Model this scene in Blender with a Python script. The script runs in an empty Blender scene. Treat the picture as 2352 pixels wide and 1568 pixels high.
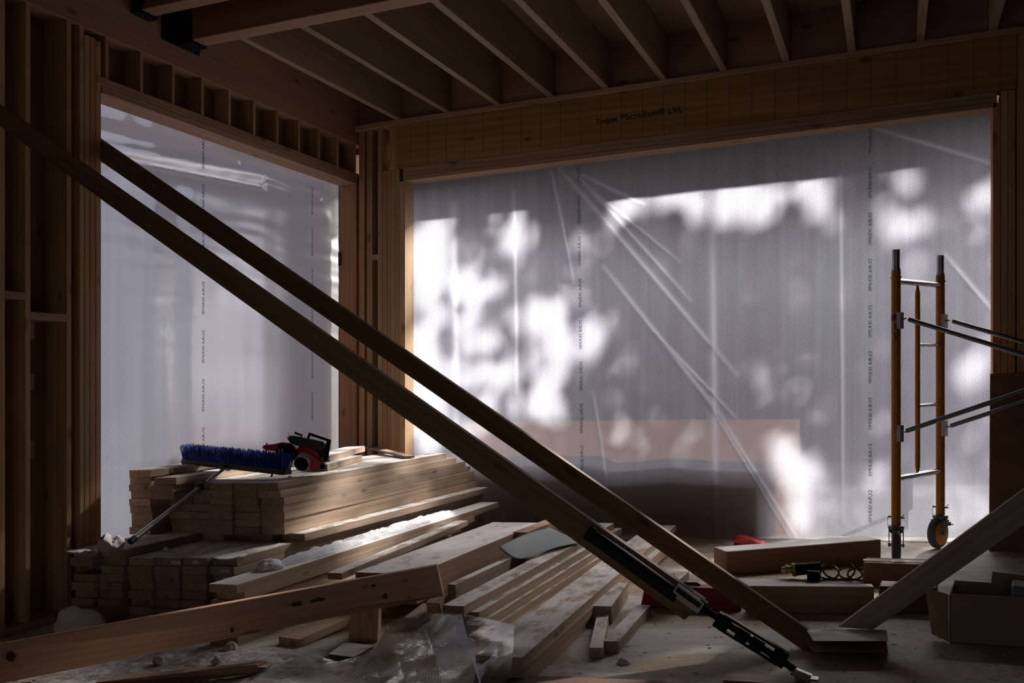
import bpy, bmesh, math, random
from mathutils import Vector, Matrix, noise

# ------------------------------------------------------------------ camera, light, exposure
scene = bpy.context.scene
col = scene.collection
YAW = 0.36679
R_ = Vector((math.cos(YAW), math.sin(YAW), 0)); F_ = Vector((-math.sin(YAW), math.cos(YAW), 0)); U_ = Vector((0, 0, 1))
cd = bpy.data.cameras.new('camera'); cam = bpy.data.objects.new('camera', cd); col.objects.link(cam)
cam.location = (0, 0, 1.0); cam.rotation_euler = (math.pi / 2, 0, YAW)
cd.sensor_width = 36; cd.sensor_fit = 'HORIZONTAL'; cd.lens = 34.82; cd.shift_y = 0.04804
cd.clip_start = 0.05; cd.clip_end = 300
scene.camera = cam
scene.view_settings.view_transform = 'Standard'; scene.view_settings.look = 'None'
scene.view_settings.gamma = 1; scene.view_settings.use_curve_mapping = False
scene.view_settings.exposure = 0.08
SUN_DIR = Vector((-0.25, -0.86, -0.50)).normalized()          # the way the winter sun shines in
w = bpy.data.worlds.new('winter_sky'); scene.world = w; w.use_nodes = True
w.node_tree.nodes['Background'].inputs[0].default_value = (0.76, 0.78, 0.92, 1)
w.node_tree.nodes['Background'].inputs[1].default_value = 0.9
sl = bpy.data.lights.new('sun', 'SUN'); sl.energy = 36.0; sl.angle = math.radians(1.4); sl.color = (1.0, 0.95, 0.88)
so = bpy.data.objects.new('sun', sl); col.objects.link(so)
so.rotation_euler = SUN_DIR.to_track_quat('-Z', 'Y').to_euler(); so.location = (3, 12, 9)
al = bpy.data.lights.new('scatter_fill_sun', 'SUN'); al.energy = 19.0; al.angle = math.radians(42); al.color = (1.0, 0.97, 0.94)   # added wide sun, standing in for sunlight the plastic scatters into the room
ao = bpy.data.objects.new('scatter_fill_sun', al); col.objects.link(ao); ao.rotation_euler = so.rotation_euler; ao.location = (3, 13, 10)
scene.cycles.use_denoising = True
scene.cycles.max_bounces = 10; scene.cycles.diffuse_bounces = 6; scene.cycles.transparent_max_bounces = 24
scene.cycles.caustics_reflective = False; scene.cycles.caustics_refractive = False
scene.cycles.sample_clamp_indirect = 4.0

KX, KY = 0.038 * math.cos(YAW), 0.038 * math.sin(YAW)          # the fall of the slab
def slab(x, y): return KX * x + KY * y
def S(x, y, z): return Vector((x, y, z + slab(x, y)))
UPN = Vector((-KX, -KY, 1)).normalized()

# ------------------------------------------------------------------ materials
def nt(name):
    m = bpy.data.materials.new(name); m.use_nodes = True
    t = m.node_tree; t.nodes.clear(); o = t.nodes.new('ShaderNodeOutputMaterial')
    return m, t, o
def N(t, typ, **kw):
    n = t.nodes.new(typ)
    for k, v in kw.items(): setattr(n, k, v)
    return n
def inp(n, **kw):
    for k, v in kw.items(): n.inputs[k.replace('_', ' ')].default_value = v
def ramp(t, stops):
    r = N(t, 'ShaderNodeValToRGB'); e = r.color_ramp.elements
    while len(e) < len(stops): e.new(0.5)
    for i, (p, c) in enumerate(stops):
        e[i].position = p; e[i].color = (*c, 1) if len(c) == 3 else c
    return r
def math_(t, op, a, b=None, c=None):
    n = N(t, 'ShaderNodeMath', operation=op)
    for i, v in enumerate((a, b, c)):
        if v is None: continue
        if isinstance(v, (int, float)): n.inputs[i].default_value = v
        else: t.links.new(v, n.inputs[i])
    return n.outputs[0]
def mixc(t, fac, a, b, typ='MIX'):
    n = N(t, 'ShaderNodeMix', data_type='RGBA', blend_type=typ)
    for i, v in ((0, fac), (6, a), (7, b)):
        if isinstance(v, (int, float)): n.inputs[i].default_value = v
        elif isinstance(v, tuple): n.inputs[i].default_value = (*v, 1) if len(v) == 3 else v
        else: t.links.new(v, n.inputs[i])
    return n.outputs[2]
def mapping(t, src, scale, rot=(0, 0, 0)):
    n = N(t, 'ShaderNodeMapping'); n.inputs['Scale'].default_value = scale; n.inputs['Rotation'].default_value = rot
    t.links.new(src, n.inputs['Vector']); return n.outputs[0]
def noise_(t, vec, scale, detail=4, dist=0.0, rough=0.55):
    n = N(t, 'ShaderNodeTexNoise'); inp(n, Scale=scale, Detail=detail, Distortion=dist, Roughness=rough)
    t.links.new(vec, n.inputs['Vector']); return n.outputs['Fac']
def plain(name, c, rough=0.6, metal=0.0, spec=0.4, var=0.0):
    m, t, o = nt(name); b = N(t, 'ShaderNodeBsdfPrincipled')
    inp(b, Roughness=rough, Metallic=metal); b.inputs['Specular IOR Level'].default_value = spec
    tc = N(t, 'ShaderNodeTexCoord')
    if var:
        f = noise_(t, tc.outputs['Object'], 18, 5)
        r = ramp(t, [(0.3, tuple(v * (1 - var) for v in c)), (0.7, tuple(min(1, v * (1 + var)) for v in c))])
        t.links.new(f, r.inputs[0]); t.links.new(r.outputs[0], b.inputs['Base Color'])
    else: b.inputs['Base Color'].default_value = (*c, 1)
    t.links.new(b.outputs[0], o.inputs[0]); return m
def wood(name, c1, c2, axis='x', dust=0.0, rough=0.72, knots=True, grain=1.0, dustcol=(0.80, 0.77, 0.74)):
    m, t, o = nt(name); b = N(t, 'ShaderNodeBsdfPrincipled'); inp(b, Roughness=rough)
    b.inputs['Specular IOR Level'].default_value = 0.25
    tc = N(t, 'ShaderNodeTexCoord'); oi = N(t, 'ShaderNodeObjectInfo')
    add = N(t, 'ShaderNodeVectorMath', operation='ADD'); sc = N(t, 'ShaderNodeVectorMath', operation='SCALE')
    t.links.new(oi.outputs['Random'], sc.inputs[0]); sc.inputs['Scale'].default_value = 61.0
    t.links.new(tc.outputs['Object'], add.inputs[0]); t.links.new(sc.outputs[0], add.inputs[1])
    rot = {'x': (0, 0, 0), 'y': (0, 0, -math.pi / 2), 'z': (0, math.pi / 2, 0)}[axis]
    v = mapping(t, mapping(t, add.outputs[0], (1, 1, 1), rot), (0.7, 8, 8))
    rings = N(t, 'ShaderNodeTexWave', wave_type='RINGS', rings_direction='X'); inp(rings, Scale=1.6 * grain, Distortion=5.0, Detail=3, Detail_Scale=0.8)
    t.links.new(v, rings.inputs['Vector'])
    f = noise_(t, v, 1.3, 5, 0.6)
    mx = math_(t, 'ADD', math_(t, 'MULTIPLY', rings.outputs['Fac'], 0.16), math_(t, 'MULTIPLY', f, 0.84))
    r = ramp(t, [(0.25, c1), (0.72, c2)]); t.links.new(mx, r.inputs[0])
    c = r.outputs[0]
    if knots:
        vo = N(t, 'ShaderNodeTexVoronoi', feature='F1'); inp(vo, Scale=1.0, Randomness=1.0)
        kv = mapping(t, mapping(t, add.outputs[0], (1, 1, 1), rot), (3.4, 8, 8)); t.links.new(kv, vo.inputs['Vector'])
        kr = ramp(t, [(0.07, (1, 1, 1)), (0.17, (0, 0, 0))]); t.links.new(vo.outputs['Distance'], kr.inputs[0])
        c = mixc(t, math_(t, 'MULTIPLY', kr.outputs[0], 0.75), c, tuple(k * 0.38 for k in c1))
    hs = N(t, 'ShaderNodeHueSaturation'); t.links.new(c, hs.inputs['Color'])
    t.links.new(math_(t, 'ADD', math_(t, 'MULTIPLY', oi.outputs['Random'], 0.34), 0.83), hs.inputs['Value'])
    c = hs.outputs[0]; fine = noise_(t, mapping(t, v, (1.2, 7, 7)), 4, 3)
    c = mixc(t, 0.35, c, fine, 'MULTIPLY') if False else c
    if dust > 0:
        g = N(t, 'ShaderNodeNewGeometry'); sep = N(t, 'ShaderNodeSeparateXYZ'); t.links.new(g.outputs['Normal'], sep.inputs[0])
        up = math_(t, 'SMOOTH_MIN', 1.0, math_(t, 'MULTIPLY', math_(t, 'SUBTRACT', sep.outputs[2], 0.6), 4), 0.1)
        pn = noise_(t, mapping(t, add.outputs[0], (3.2, 7, 7)), 1.7, 10, 0.2, 0.72)
        dr = ramp(t, [(max(0.0, 0.62 - dust * 0.5), (0, 0, 0)), (max(0.06, 0.72 - dust * 0.42), (1, 1, 1))]); t.links.new(pn, dr.inputs[0])
        c = mixc(t, math_(t, 'MULTIPLY', math_(t, 'MULTIPLY', math_(t, 'MAXIMUM', up, 0), dr.outputs[0]), 0.80), c, dustcol)
    t.links.new(c, b.inputs['Base Color'])
    bp = N(t, 'ShaderNodeBump'); inp(bp, Strength=0.2, Distance=0.003)
    t.links.new(math_(t, 'ADD', mx, math_(t, 'MULTIPLY', fine, 0.5)), bp.inputs['Height']); t.links.new(bp.outputs[0], b.inputs['Normal'])
    t.links.new(b.outputs[0], o.inputs[0]); return m
SPF1, SPF2 = (0.27, 0.185, 0.125), (0.45, 0.325, 0.225)
M = {}
M['lumber'] = wood('spruce_lumber', SPF1, SPF2)
M['lumber_dust'] = wood('spruce_lumber_dusted', SPF1, SPF2, dust=0.45)
M['lumber_snow'] = wood('spruce_lumber_snowed', SPF1, SPF2, dust=0.85)
M['stud'] = wood('stud_wood', (0.36, 0.22, 0.11), (0.56, 0.36, 0.19), axis='z')
M['stud_red'] = wood('fir_stud', (0.40, 0.18, 0.085), (0.58, 0.29, 0.15), axis='z')
M['plate_x'] = wood('plate_wood_x', (0.32, 0.19, 0.12), (0.48, 0.31, 0.20), axis='x')
M['plate_y'] = wood('plate_wood_y', (0.34, 0.19, 0.12), (0.50, 0.31, 0.20), axis='y')
M['glulam'] = wood('fir_timber', (0.28, 0.155, 0.10), (0.40, 0.235, 0.155), axis='x')
M['glulam_y'] = wood('fir_timber_y', (0.28, 0.155, 0.10), (0.40, 0.235, 0.155), axis='y')
M['timber_dust'] = wood('fir_timber_dusted', (0.28, 0.165, 0.11), (0.40, 0.25, 0.17), dust=0.62)
M['lvl'] = wood('veneer_lumber', (0.30, 0.155, 0.06), (0.48, 0.27, 0.115), axis='x', grain=0.6)
M['joist'] = wood('joist_veneer', (0.22, 0.15, 0.095), (0.36, 0.25, 0.165), axis='y', knots=False)
M['sheath'] = wood('sheathing_ply', (0.20, 0.135, 0.075), (0.33, 0.23, 0.13), axis='z')
M['deck'] = wood('deck_ply', (0.26, 0.17, 0.11), (0.40, 0.27, 0.18), axis='x', knots=False)
M['ply_dark'] = wood('form_ply', (0.17, 0.085, 0.055), (0.27, 0.145, 0.09), axis='z', knots=False)
M['ply_out'] = wood('weathered_ply', (0.50, 0.29, 0.16), (0.64, 0.39, 0.23), axis='z', knots=False)
M['black'] = plain('black_steel', (0.012, 0.012, 0.013), 0.75, spec=0.15)
M['blacktape'] = plain('black_plastic', (0.016, 0.018, 0.019), 0.7, spec=0.2)
M['steel'] = plain('galvanised_steel', (0.42, 0.43, 0.44), 0.35, 0.9, var=0.2)
M['chrome'] = plain('bright_steel', (0.62, 0.62, 0.63), 0.2, 1.0)
M['aluminium'] = plain('aluminium_tube', (0.55, 0.56, 0.58), 0.28, 1.0)
M['yellow'] = plain('amber_paint', (0.55, 0.21, 0.015), 0.45, var=0.15)
M['brace_grey'] = plain('zinc_brace', (0.16, 0.17, 0.17), 0.38, 0.8)
M['rubber'] = plain('grey_rubber', (0.10, 0.10, 0.11), 0.75)
M['casting'] = plain('grey_casting', (0.16, 0.17, 0.165), 0.5, 0.6)
M['red'] = plain('red_plastic', (0.42, 0.012, 0.014), 0.32)
M['redgloss'] = plain('glossy_red_film', (0.6, 0.008, 0.018), 0.12, spec=0.8)
M['reddark'] = plain('dark_red_paint', (0.20, 0.010, 0.010), 0.5)
M['blue'] = plain('blue_bristle', (0.012, 0.045, 0.30), 0.55, var=0.3)
M['charcoal'] = plain('charcoal_plastic', (0.035, 0.035, 0.035), 0.55)
M['silver'] = plain('silver_alloy', (0.62, 0.62, 0.61), 0.45, 0.15)
M['card'] = plain('cardboard', (0.30, 0.19, 0.115), 0.85, var=0.12)
M['card_dark'] = plain('printed_cardboard', (0.12, 0.045, 0.035), 0.7, var=0.15)
M['label'] = plain('paper_label', (0.62, 0.60, 0.52), 0.7, var=0.1)
M['strap'] = plain('ochre_strap', (0.17, 0.10, 0.02), 0.6)
M['toolyellow'] = plain('yellow_plastic', (0.40, 0.26, 0.012), 0.4)
M['seam'] = plain('glue_seam', (0.13, 0.075, 0.04), 0.8)
M['knot'] = plain('dark_knot', (0.035, 0.02, 0.013), 0.8, var=0.3)
M['scuff'] = plain('pale_scuff', (0.36, 0.27, 0.21), 0.9, var=0.2)
M['ink'] = plain('black_ink', (0.02, 0.018, 0.016), 0.7)
M['blueink'] = plain('blue_ink', (0.04, 0.06, 0.30), 0.6)
M['whiteink'] = plain('white_ink', (0.7, 0.68, 0.64), 0.7)
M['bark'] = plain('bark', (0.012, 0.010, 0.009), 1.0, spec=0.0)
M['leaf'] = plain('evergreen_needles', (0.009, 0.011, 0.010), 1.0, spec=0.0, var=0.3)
M['backdrop'] = plain('backdrop_dark', (0.010, 0.010, 0.011), 1.0, spec=0.0)  # near black, for the added backdrop slope
M['sheetgrey'] = plain('grey_green_membrane', (0.15, 0.175, 0.165), 0.7, var=0.08)
M['rope'] = plain('cord', (0.35, 0.30, 0.22), 0.8)
def snow_mat(name, c=(0.74, 0.73, 0.75), bump=1.0, spec=0.3):
    m, t, o = nt(name); b = N(t, 'ShaderNodeBsdfPrincipled'); inp(b, Roughness=0.9); b.inputs['Specular IOR Level'].default_value = spec
    tc = N(t, 'ShaderNodeTexCoord'); f = noise_(t, tc.outputs['Object'], 9, 6); r = ramp(t, [(0.3, tuple(k * 0.86 for k in c)), (0.7, c)])
    t.links.new(f, r.inputs[0]); t.links.new(r.outputs[0], b.inputs['Base Color'])
    bp = N(t, 'ShaderNodeBump'); inp(bp, Strength=0.5 * bump, Distance=0.01)
    t.links.new(noise_(t, tc.outputs['Object'], 60, 5), bp.inputs['Height']); t.links.new(bp.outputs[0], b.inputs['Normal'])
    t.links.new(b.outputs[0], o.inputs[0]); return m
M['snow'] = snow_mat('old_snow')
M['snow_dirty'] = snow_mat('grey_snow', (0.48, 0.455, 0.44))
M['snow_out'] = snow_mat('shade_darkened_snow', (0.075, 0.073, 0.074), 0.4, 0.0)  # shade put into the colour: snow darkened so it glares less through plastic
def floor_mat():
    m, t, o = nt('subfloor_panels'); b = N(t, 'ShaderNodeBsdfPrincipled'); inp(b, Roughness=0.7)
    tc = N(t, 'ShaderNodeTexCoord'); P = tc.outputs['Object']
    st = noise_(t, mapping(t, P, (9, 30, 1), (0, 0, 0.25)), 3, 5, 0.8)
    r = ramp(t, [(0.3, (0.22, 0.145, 0.08)), (0.7, (0.40, 0.28, 0.16))]); t.links.new(st, r.inputs[0])
    a = noise_(t, mapping(t, P, (0.75, 1.1, 1), (0, 0, 0.3)), 1.6, 9, 0.9, 0.68)
    dr = ramp(t, [(0.44, (0, 0, 0)), (0.58, (1, 1, 1))]); t.links.new(a, dr.inputs[0])
    c = mixc(t, math_(t, 'MULTIPLY', dr.outputs[0], 0.85), r.outputs[0], (0.56, 0.54, 0.53))
    dirt = noise_(t, mapping(t, P, (4, 14, 1), (0, 0, 0.3)), 4, 6, 0.5, 0.7)
    d2 = ramp(t, [(0.60, (0, 0, 0)), (0.68, (1, 1, 1))]); t.links.new(dirt, d2.inputs[0])
    c = mixc(t, math_(t, 'MULTIPLY', d2.outputs[0], 0.7), c, (0.10, 0.07, 0.05))
    t.links.new(c, b.inputs['Base Color'])
    bp = N(t, 'ShaderNodeBump'); inp(bp, Strength=0.4, Distance=0.006)
    t.links.new(math_(t, 'ADD', a, math_(t, 'MULTIPLY', dirt, 0.6)), bp.inputs['Height']); t.links.new(bp.outputs[0], b.inputs['Normal'])
    t.links.new(b.outputs[0], o.inputs[0]); return m
M['floor'] = floor_mat()
def film_mat(name, axis, refl=0.12, clear=0.2, body=0.80, streak=0.22, thread=0.30, tint=(0.250, 0.249, 0.286)):
    """reinforced polyethylene: milky body, woven threads, a clear fraction, a soft sheen"""
    m, t, o = nt(name); tc = N(t, 'ShaderNodeTexCoord'); sep = N(t, 'ShaderNodeSeparateXYZ'); t.links.new(tc.outputs['Object'], sep.inputs[0])
    a = sep.outputs[0] if axis == 'x' else sep.outputs[1]; z = sep.outputs[2]
    cx = N(t, 'ShaderNodeCombineXYZ'); t.links.new(math_(t, 'MULTIPLY', a, 9.0), cx.inputs[0]); t.links.new(math_(t, 'MULTIPLY', z, 0.22), cx.inputs[1])
    s = noise_(t, cx.outputs[0], 1.6, 6, 0.0, 0.65)
    sr = ramp(t, [(0.30, (1 - streak,) * 3), (0.68, (1.0,) * 3)]); t.links.new(s, sr.inputs[0])
    def th(ka, kz):
        ph = math_(t, 'ADD', math_(t, 'MULTIPLY', a, ka), math_(t, 'MULTIPLY', z, kz))
        return math_(t, 'POWER', math_(t, 'ABSOLUTE', math_(t, 'SINE', ph)), 3.0)
    thr = math_(t, 'MAXIMUM', th(84.0, 300.0), math_(t, 'MULTIPLY', th(-150.0, 330.0), 0.4))
    at = N(t, 'ShaderNodeAttribute', attribute_name='crease')
    lvl = math_(t, 'ADD', math_(t, 'MULTIPLY', sr.outputs[0], 1 - thread), math_(t, 'MULTIPLY', thr, thread))
    lvl = math_(t, 'ADD', lvl, math_(t, 'MULTIPLY', at.outputs['Fac'], 0.35))
    colr = mixc(t, 1.0, tint, lvl, 'MULTIPLY')
    tr = N(t, 'ShaderNodeBsdfTranslucent'); t.links.new(colr, tr.inputs['Color'])
    df = N(t, 'ShaderNodeBsdfDiffuse'); df.inputs['Color'].default_value = (0.55, 0.55, 0.57, 1)
    m1 = N(t, 'ShaderNodeMixShader'); m1.inputs[0].default_value = refl; t.links.new(tr.outputs[0], m1.inputs[1]); t.links.new(df.outputs[0], m1.inputs[2])
    cl = N(t, 'ShaderNodeBsdfTransparent'); cl.inputs['Color'].default_value = (0.96, 0.96, 0.98, 1)
    m2 = N(t, 'ShaderNodeMixShader')
    fac = math_(t, 'MULTIPLY', math_(t, 'SUBTRACT', 1.0, math_(t, 'MULTIPLY', thr, 0.5)), math_(t, 'SUBTRACT', clear, math_(t, 'MULTIPLY', at.outputs['Fac'], clear * 0.7)))
    t.links.new(fac, m2.inputs[0]); t.links.new(m1.outputs[0], m2.inputs[1]); t.links.new(cl.outputs[0], m2.inputs[2])
    gl = N(t, 'ShaderNodeBsdfGlossy'); inp(gl, Roughness=0.28); fr = N(t, 'ShaderNodeFresnel'); inp(fr, IOR=1.3)
    m3 = N(t, 'ShaderNodeMixShader'); t.links.new(math_(t, 'MULTIPLY', fr.outputs[0], 0.6), m3.inputs[0]); t.links.new(m2.outputs[0], m3.inputs[1]); t.links.new(gl.outputs[0], m3.inputs[2])
    t.links.new(m3.outputs[0], o.inputs[0]); return m
M['film_back'] = film_mat('reinforced_film_back', 'x', clear=0.42)
M['film_left'] = film_mat('reinforced_film_left', 'y', refl=0.04, clear=0.05, streak=0.16, tint=(0.60, 0.59, 0.64))
def clear_film():
    m, t, o = nt('clear_scrim_film'); tc = N(t, 'ShaderNodeTexCoord'); sep = N(t, 'ShaderNodeSeparateXYZ'); t.links.new(tc.outputs['UV'], sep.inputs[0])
    def th(ka, kz):
        ph = math_(t, 'ADD', math_(t, 'MULTIPLY', sep.outputs[0], ka), math_(t, 'MULTIPLY', sep.outputs[1], kz))
        return math_(t, 'GREATER_THAN', math_(t, 'ABSOLUTE', math_(t, 'SINE', ph)), 0.975)
    thr = math_(t, 'MAXIMUM', th(190, 60), th(-60, 190))
    cl = N(t, 'ShaderNodeBsdfTransparent'); cl.inputs['Color'].default_value = (0.80, 0.80, 0.82, 1)
    tr = N(t, 'ShaderNodeBsdfDiffuse'); tr.inputs['Color'].default_value = (0.32, 0.30, 0.28, 1)
    m1 = N(t, 'ShaderNodeMixShader'); t.links.new(math_(t, 'ADD', math_(t, 'MULTIPLY', thr, 0.42), 0.07), m1.inputs[0])
    t.links.new(cl.outputs[0], m1.inputs[1]); t.links.new(tr.outputs[0], m1.inputs[2])
    gl = N(t, 'ShaderNodeBsdfGlossy'); inp(gl, Roughness=0.16); fr = N(t, 'ShaderNodeFresnel'); inp(fr, IOR=1.45)
    bp = N(t, 'ShaderNodeBump'); inp(bp, Strength=0.12, Distance=0.01); t.links.new(noise_(t, mapping(t, tc.outputs['Object'], (5, 12, 9)), 3, 4, 0.8), bp.inputs['Height'])
    t.links.new(bp.outputs[0], gl.inputs['Normal'])
    m2 = N(t, 'ShaderNodeMixShader'); t.links.new(math_(t, 'MULTIPLY', fr.outputs[0], 0.20), m2.inputs[0]); t.links.new(m1.outputs[0], m2.inputs[1]); t.links.new(gl.outputs[0], m2.inputs[2])
    t.links.new(m2.outputs[0], o.inputs[0]); return m
M['film_clear'] = clear_film()

# ------------------------------------------------------------------ builders
def tag(o, label=None, cat=None, group=None, kind=None):
    if label: o['label'] = label
    if cat: o['category'] = cat
    if group: o['group'] = group
    if kind: o['kind'] = kind
    return o
def empty(name, loc, label=None, cat=None, group=None, kind=None):
    o = bpy.data.objects.new(name, None); col.objects.link(o); o.location = loc; o.empty_display_size = 0.1
    return tag(o, label, cat, group, kind)
def smooth(me, on=True):
    for p in me.polygons: p.use_smooth = on
class MB:
    def __init__(s): s.bm = bmesh.new()
    def hexa(s, c):
        v = [s.bm.verts.new(p) for p in c]
        for f in ((0, 3, 2, 1), (4, 5, 6, 7), (0, 1, 5, 4), (1, 2, 6, 5), (2, 3, 7, 6), (3, 0, 4, 7)): s.bm.faces.new([v[i] for i in f])
        return s
    def box(s, x0, x1, y0, y1, z0, z1, lift=True):
        c = [(x0, y0, z0), (x1, y0, z0), (x1, y1, z0), (x0, y1, z0), (x0, y0, z1), (x1, y0, z1), (x1, y1, z1), (x0, y1, z1)]
        return s.hexa([S(*p) if lift else Vector(p) for p in c])
    def obox(s, c, ex, ey, ez, hx, hy, hz):
        c = Vector(c); return s.hexa([c + ex * hx * i + ey * hy * j + ez * hz * k for k in (-1, 1) for i, j in ((-1, -1), (1, -1), (1, 1), (-1, 1))])
    def prism(s, pts, t):
        a = [s.bm.verts.new(p) for p in pts]; b = [s.bm.verts.new(Vector(p) + t) for p in pts]; n = len(a)
        s.bm.faces.new(a); s.bm.faces.new(b[::-1])
        for i in range(n): s.bm.faces.new((a[i], b[i], b[(i + 1) % n], a[(i + 1) % n]))
        return s
    def tube(s, p0, p1, r0, r1=None, n=16, cap=True):
        p0, p1 = Vector(p0), Vector(p1); r1 = r0 if r1 is None else r1; d = (p1 - p0).normalized()
        u = d.orthogonal().normalized(); v = d.cross(u)
        A = [s.bm.verts.new(p0 + (u * math.cos(k * math.tau / n) + v * math.sin(k * math.tau / n)) * r0) for k in range(n)]
        B = [s.bm.verts.new(p1 + (u * math.cos(k * math.tau / n) + v * math.sin(k * math.tau / n)) * r1) for k in range(n)]
        for k in range(n): s.bm.faces.new((A[k], A[(k + 1) % n], B[(k + 1) % n], B[k]))
        if cap: s.bm.faces.new(A[::-1]); s.bm.faces.new(B)
        return s
    def path(s, pts, r, n=8, closed=False):
        pts = [Vector(p) for p in pts]; rings = []
        for i, p in enumerate(pts):
            a = pts[i - 1] if i or closed else p; b = pts[(i + 1) % len(pts)] if i < len(pts) - 1 or closed else p
            d = (b - a).normalized(); u = d.cross(Vector((0.13, 0.21, 0.97))).normalized(); v = d.cross(u)
            rings.append([s.bm.verts.new(p + (u * math.cos(k * math.tau / n) + v * math.sin(k * math.tau / n)) * r) for k in range(n)])
        m = len(rings)
        for i in range(m if closed else m - 1):
            A, B = rings[i], rings[(i + 1) % m]
            for k in range(n): s.bm.faces.new((A[k], A[(k + 1) % n], B[(k + 1) % n], B[k]))
        if not closed: s.bm.faces.new(rings[0][::-1]); s.bm.faces.new(rings[-1])
        return s
    def lathe(s, c, ax, prof, n=24):
        c = Vector(c); ax = Vector(ax).normalized(); u = ax.orthogonal().normalized(); v = ax.cross(u); rings = []
        for h, r in prof: rings.append([s.bm.verts.new(c + ax * h + (u * math.cos(k * math.tau / n) + v * math.sin(k * math.tau / n)) * max(r, 1e-4)) for k in range(n)])
        for A, B in zip(rings, rings[1:]):
            for k in range(n): s.bm.faces.new((A[k], A[(k + 1) % n], B[(k + 1) % n], B[k]))
        s.bm.faces.new(rings[0][::-1]); s.bm.faces.new(rings[-1]); return s
    def bevel(s, w=0.002, seg=1):
        bmesh.ops.bevel(s.bm, geom=[e for e in s.bm.edges], offset=w, segments=seg, affect='EDGES', clamp_overlap=True); return s
    def out(s, name, mat, parent=None, sm=False):
        bmesh.ops.recalc_face_normals(s.bm, faces=s.bm.faces)
        if parent is not None:
            bmesh.ops.translate(s.bm, verts=s.bm.verts, vec=-parent_world(parent))
        me = bpy.data.meshes.new(name); s.bm.to_mesh(me); s.bm.free(); me.materials.append(mat)
        o = bpy.data.objects.new(name, me); col.objects.link(o)
        if parent is not None: o.parent = parent
        if sm: smooth(me); me.set_sharp_from_angle(angle=math.radians(38))
        return o
    def thing(s, name, mat, base, label, cat, group=None, sm=False, kind=None):
        """a thing that is one mesh, its origin at BASE"""
        bmesh.ops.translate(s.bm, verts=s.bm.verts, vec=-Vector(base))
        o = s.out(name, mat, None, sm); o.location = base; return tag(o, label, cat, group, kind)
def parent_world(p):
    v = Vector(p.location)
    while p.parent is not None: p = p.parent; v += Vector(p.location)
    return v
BOARD_RND = random.Random(5)
def board(A, B, wd, th, mat, label=None, cat='board', group=None, name='board', side=1, up=None, parent=None, bev=0.0022, skew=0.0):
    """a sawn board: A near right top corner, B far right top corner; wd goes to the left (side=1), th downward"""
    A, B = Vector(A), Vector(B); ex = (B - A).normalized(); u = up or UPN
    ez = (u - ex * u.dot(ex)).normalized(); ey = ez.cross(ex) * side
    L = (B - A).length; b = MB(); n = max(2, int(L / 0.45)); rg = BOARD_RND
    k = rg.uniform(-1, 1) * 0.0025 * L; ring = []
    for i in range(n + 1):
        x = L * i / n; bow = k * (1 - (2 * i / n - 1) ** 2)
        sk = skew * (1 if i == 0 else 0)
        ring.append([b.bm.verts.new(p) for p in ((x, bow, 0), (x + sk, wd * side + bow, 0), (x + sk, wd * side + bow, -th), (x, bow, -th))])
    for P, Q in zip(ring, ring[1:]):
        for j in range(4): b.bm.faces.new((P[j], P[(j + 1) % 4], Q[(j + 1) % 4], Q[j]))
    b.bm.faces.new(ring[0][::-1]); b.bm.faces.new(ring[-1])
    if bev:
        ed = [e for e in b.bm.edges if not (e.calc_face_angle(0) < 0.5)]
        bmesh.ops.bevel(b.bm, geom=ed, offset=bev, segments=1, affect='EDGES', clamp_overlap=True)
    o = b.out(name, mat)
    rot = Matrix((ex, ez.cross(ex), ez)).transposed().to_4x4(); o.matrix_world = Matrix.Translation(A) @ rot
    if parent is not None: o.parent = parent; o.matrix_parent_inverse = parent.matrix_world.inverted()
    return tag(o, label, cat if label else None, group)
def face_plank(corners, tvec, mat, label, cat='board', name='board', group=None, bev=0.002):
    """a plank from the corners of one of its faces (first edge runs along the grain) and a thickness vector"""
    P = [Vector(c) for c in corners]; O = P[0]; ex = (P[1] - P[0]).normalized(); ez = Vector(tvec).normalized(); ez = (ez - ex * ez.dot(ex)).normalized(); ey = ez.cross(ex)
    rot = Matrix((ex, ey, ez)).transposed(); inv = rot.transposed(); b = MB()
    b.prism([inv @ (p - O) for p in P], inv @ Vector(tvec))
    if bev: b.bevel(bev)
    o = b.out(name, mat); o.matrix_world = Matrix.Translation(O) @ rot.to_4x4(); return tag(o, label, cat, group)
def lump(c, size, seed, mat, label, cat='snow lump', name='snow_lump', group=None, rough=0.35, sub=4, flat=True):
    b = MB(); bmesh.ops.create_icosphere(b.bm, subdivisions=sub, radius=1.0); sd = Vector((seed * 3.1, seed * 1.7, seed * 0.9))
    for v in b.bm.verts:
        n = noise.noise(v.co * 1.3 + sd) * rough + noise.noise(v.co * 3.7 + sd) * rough * 0.30 + noise.noise(v.co * 9 + sd) * rough * 0.08
        p = v.co * (1 + n); z = p.z
        if flat: z = max(z, -0.12)
        v.co = Vector((p.x * size[0], p.y * size[1], (z + (0.12 if flat else 0)) * size[2]))
    o = b.out(name, mat, None, True); o.location = c; return tag(o, label, cat, group)
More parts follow.
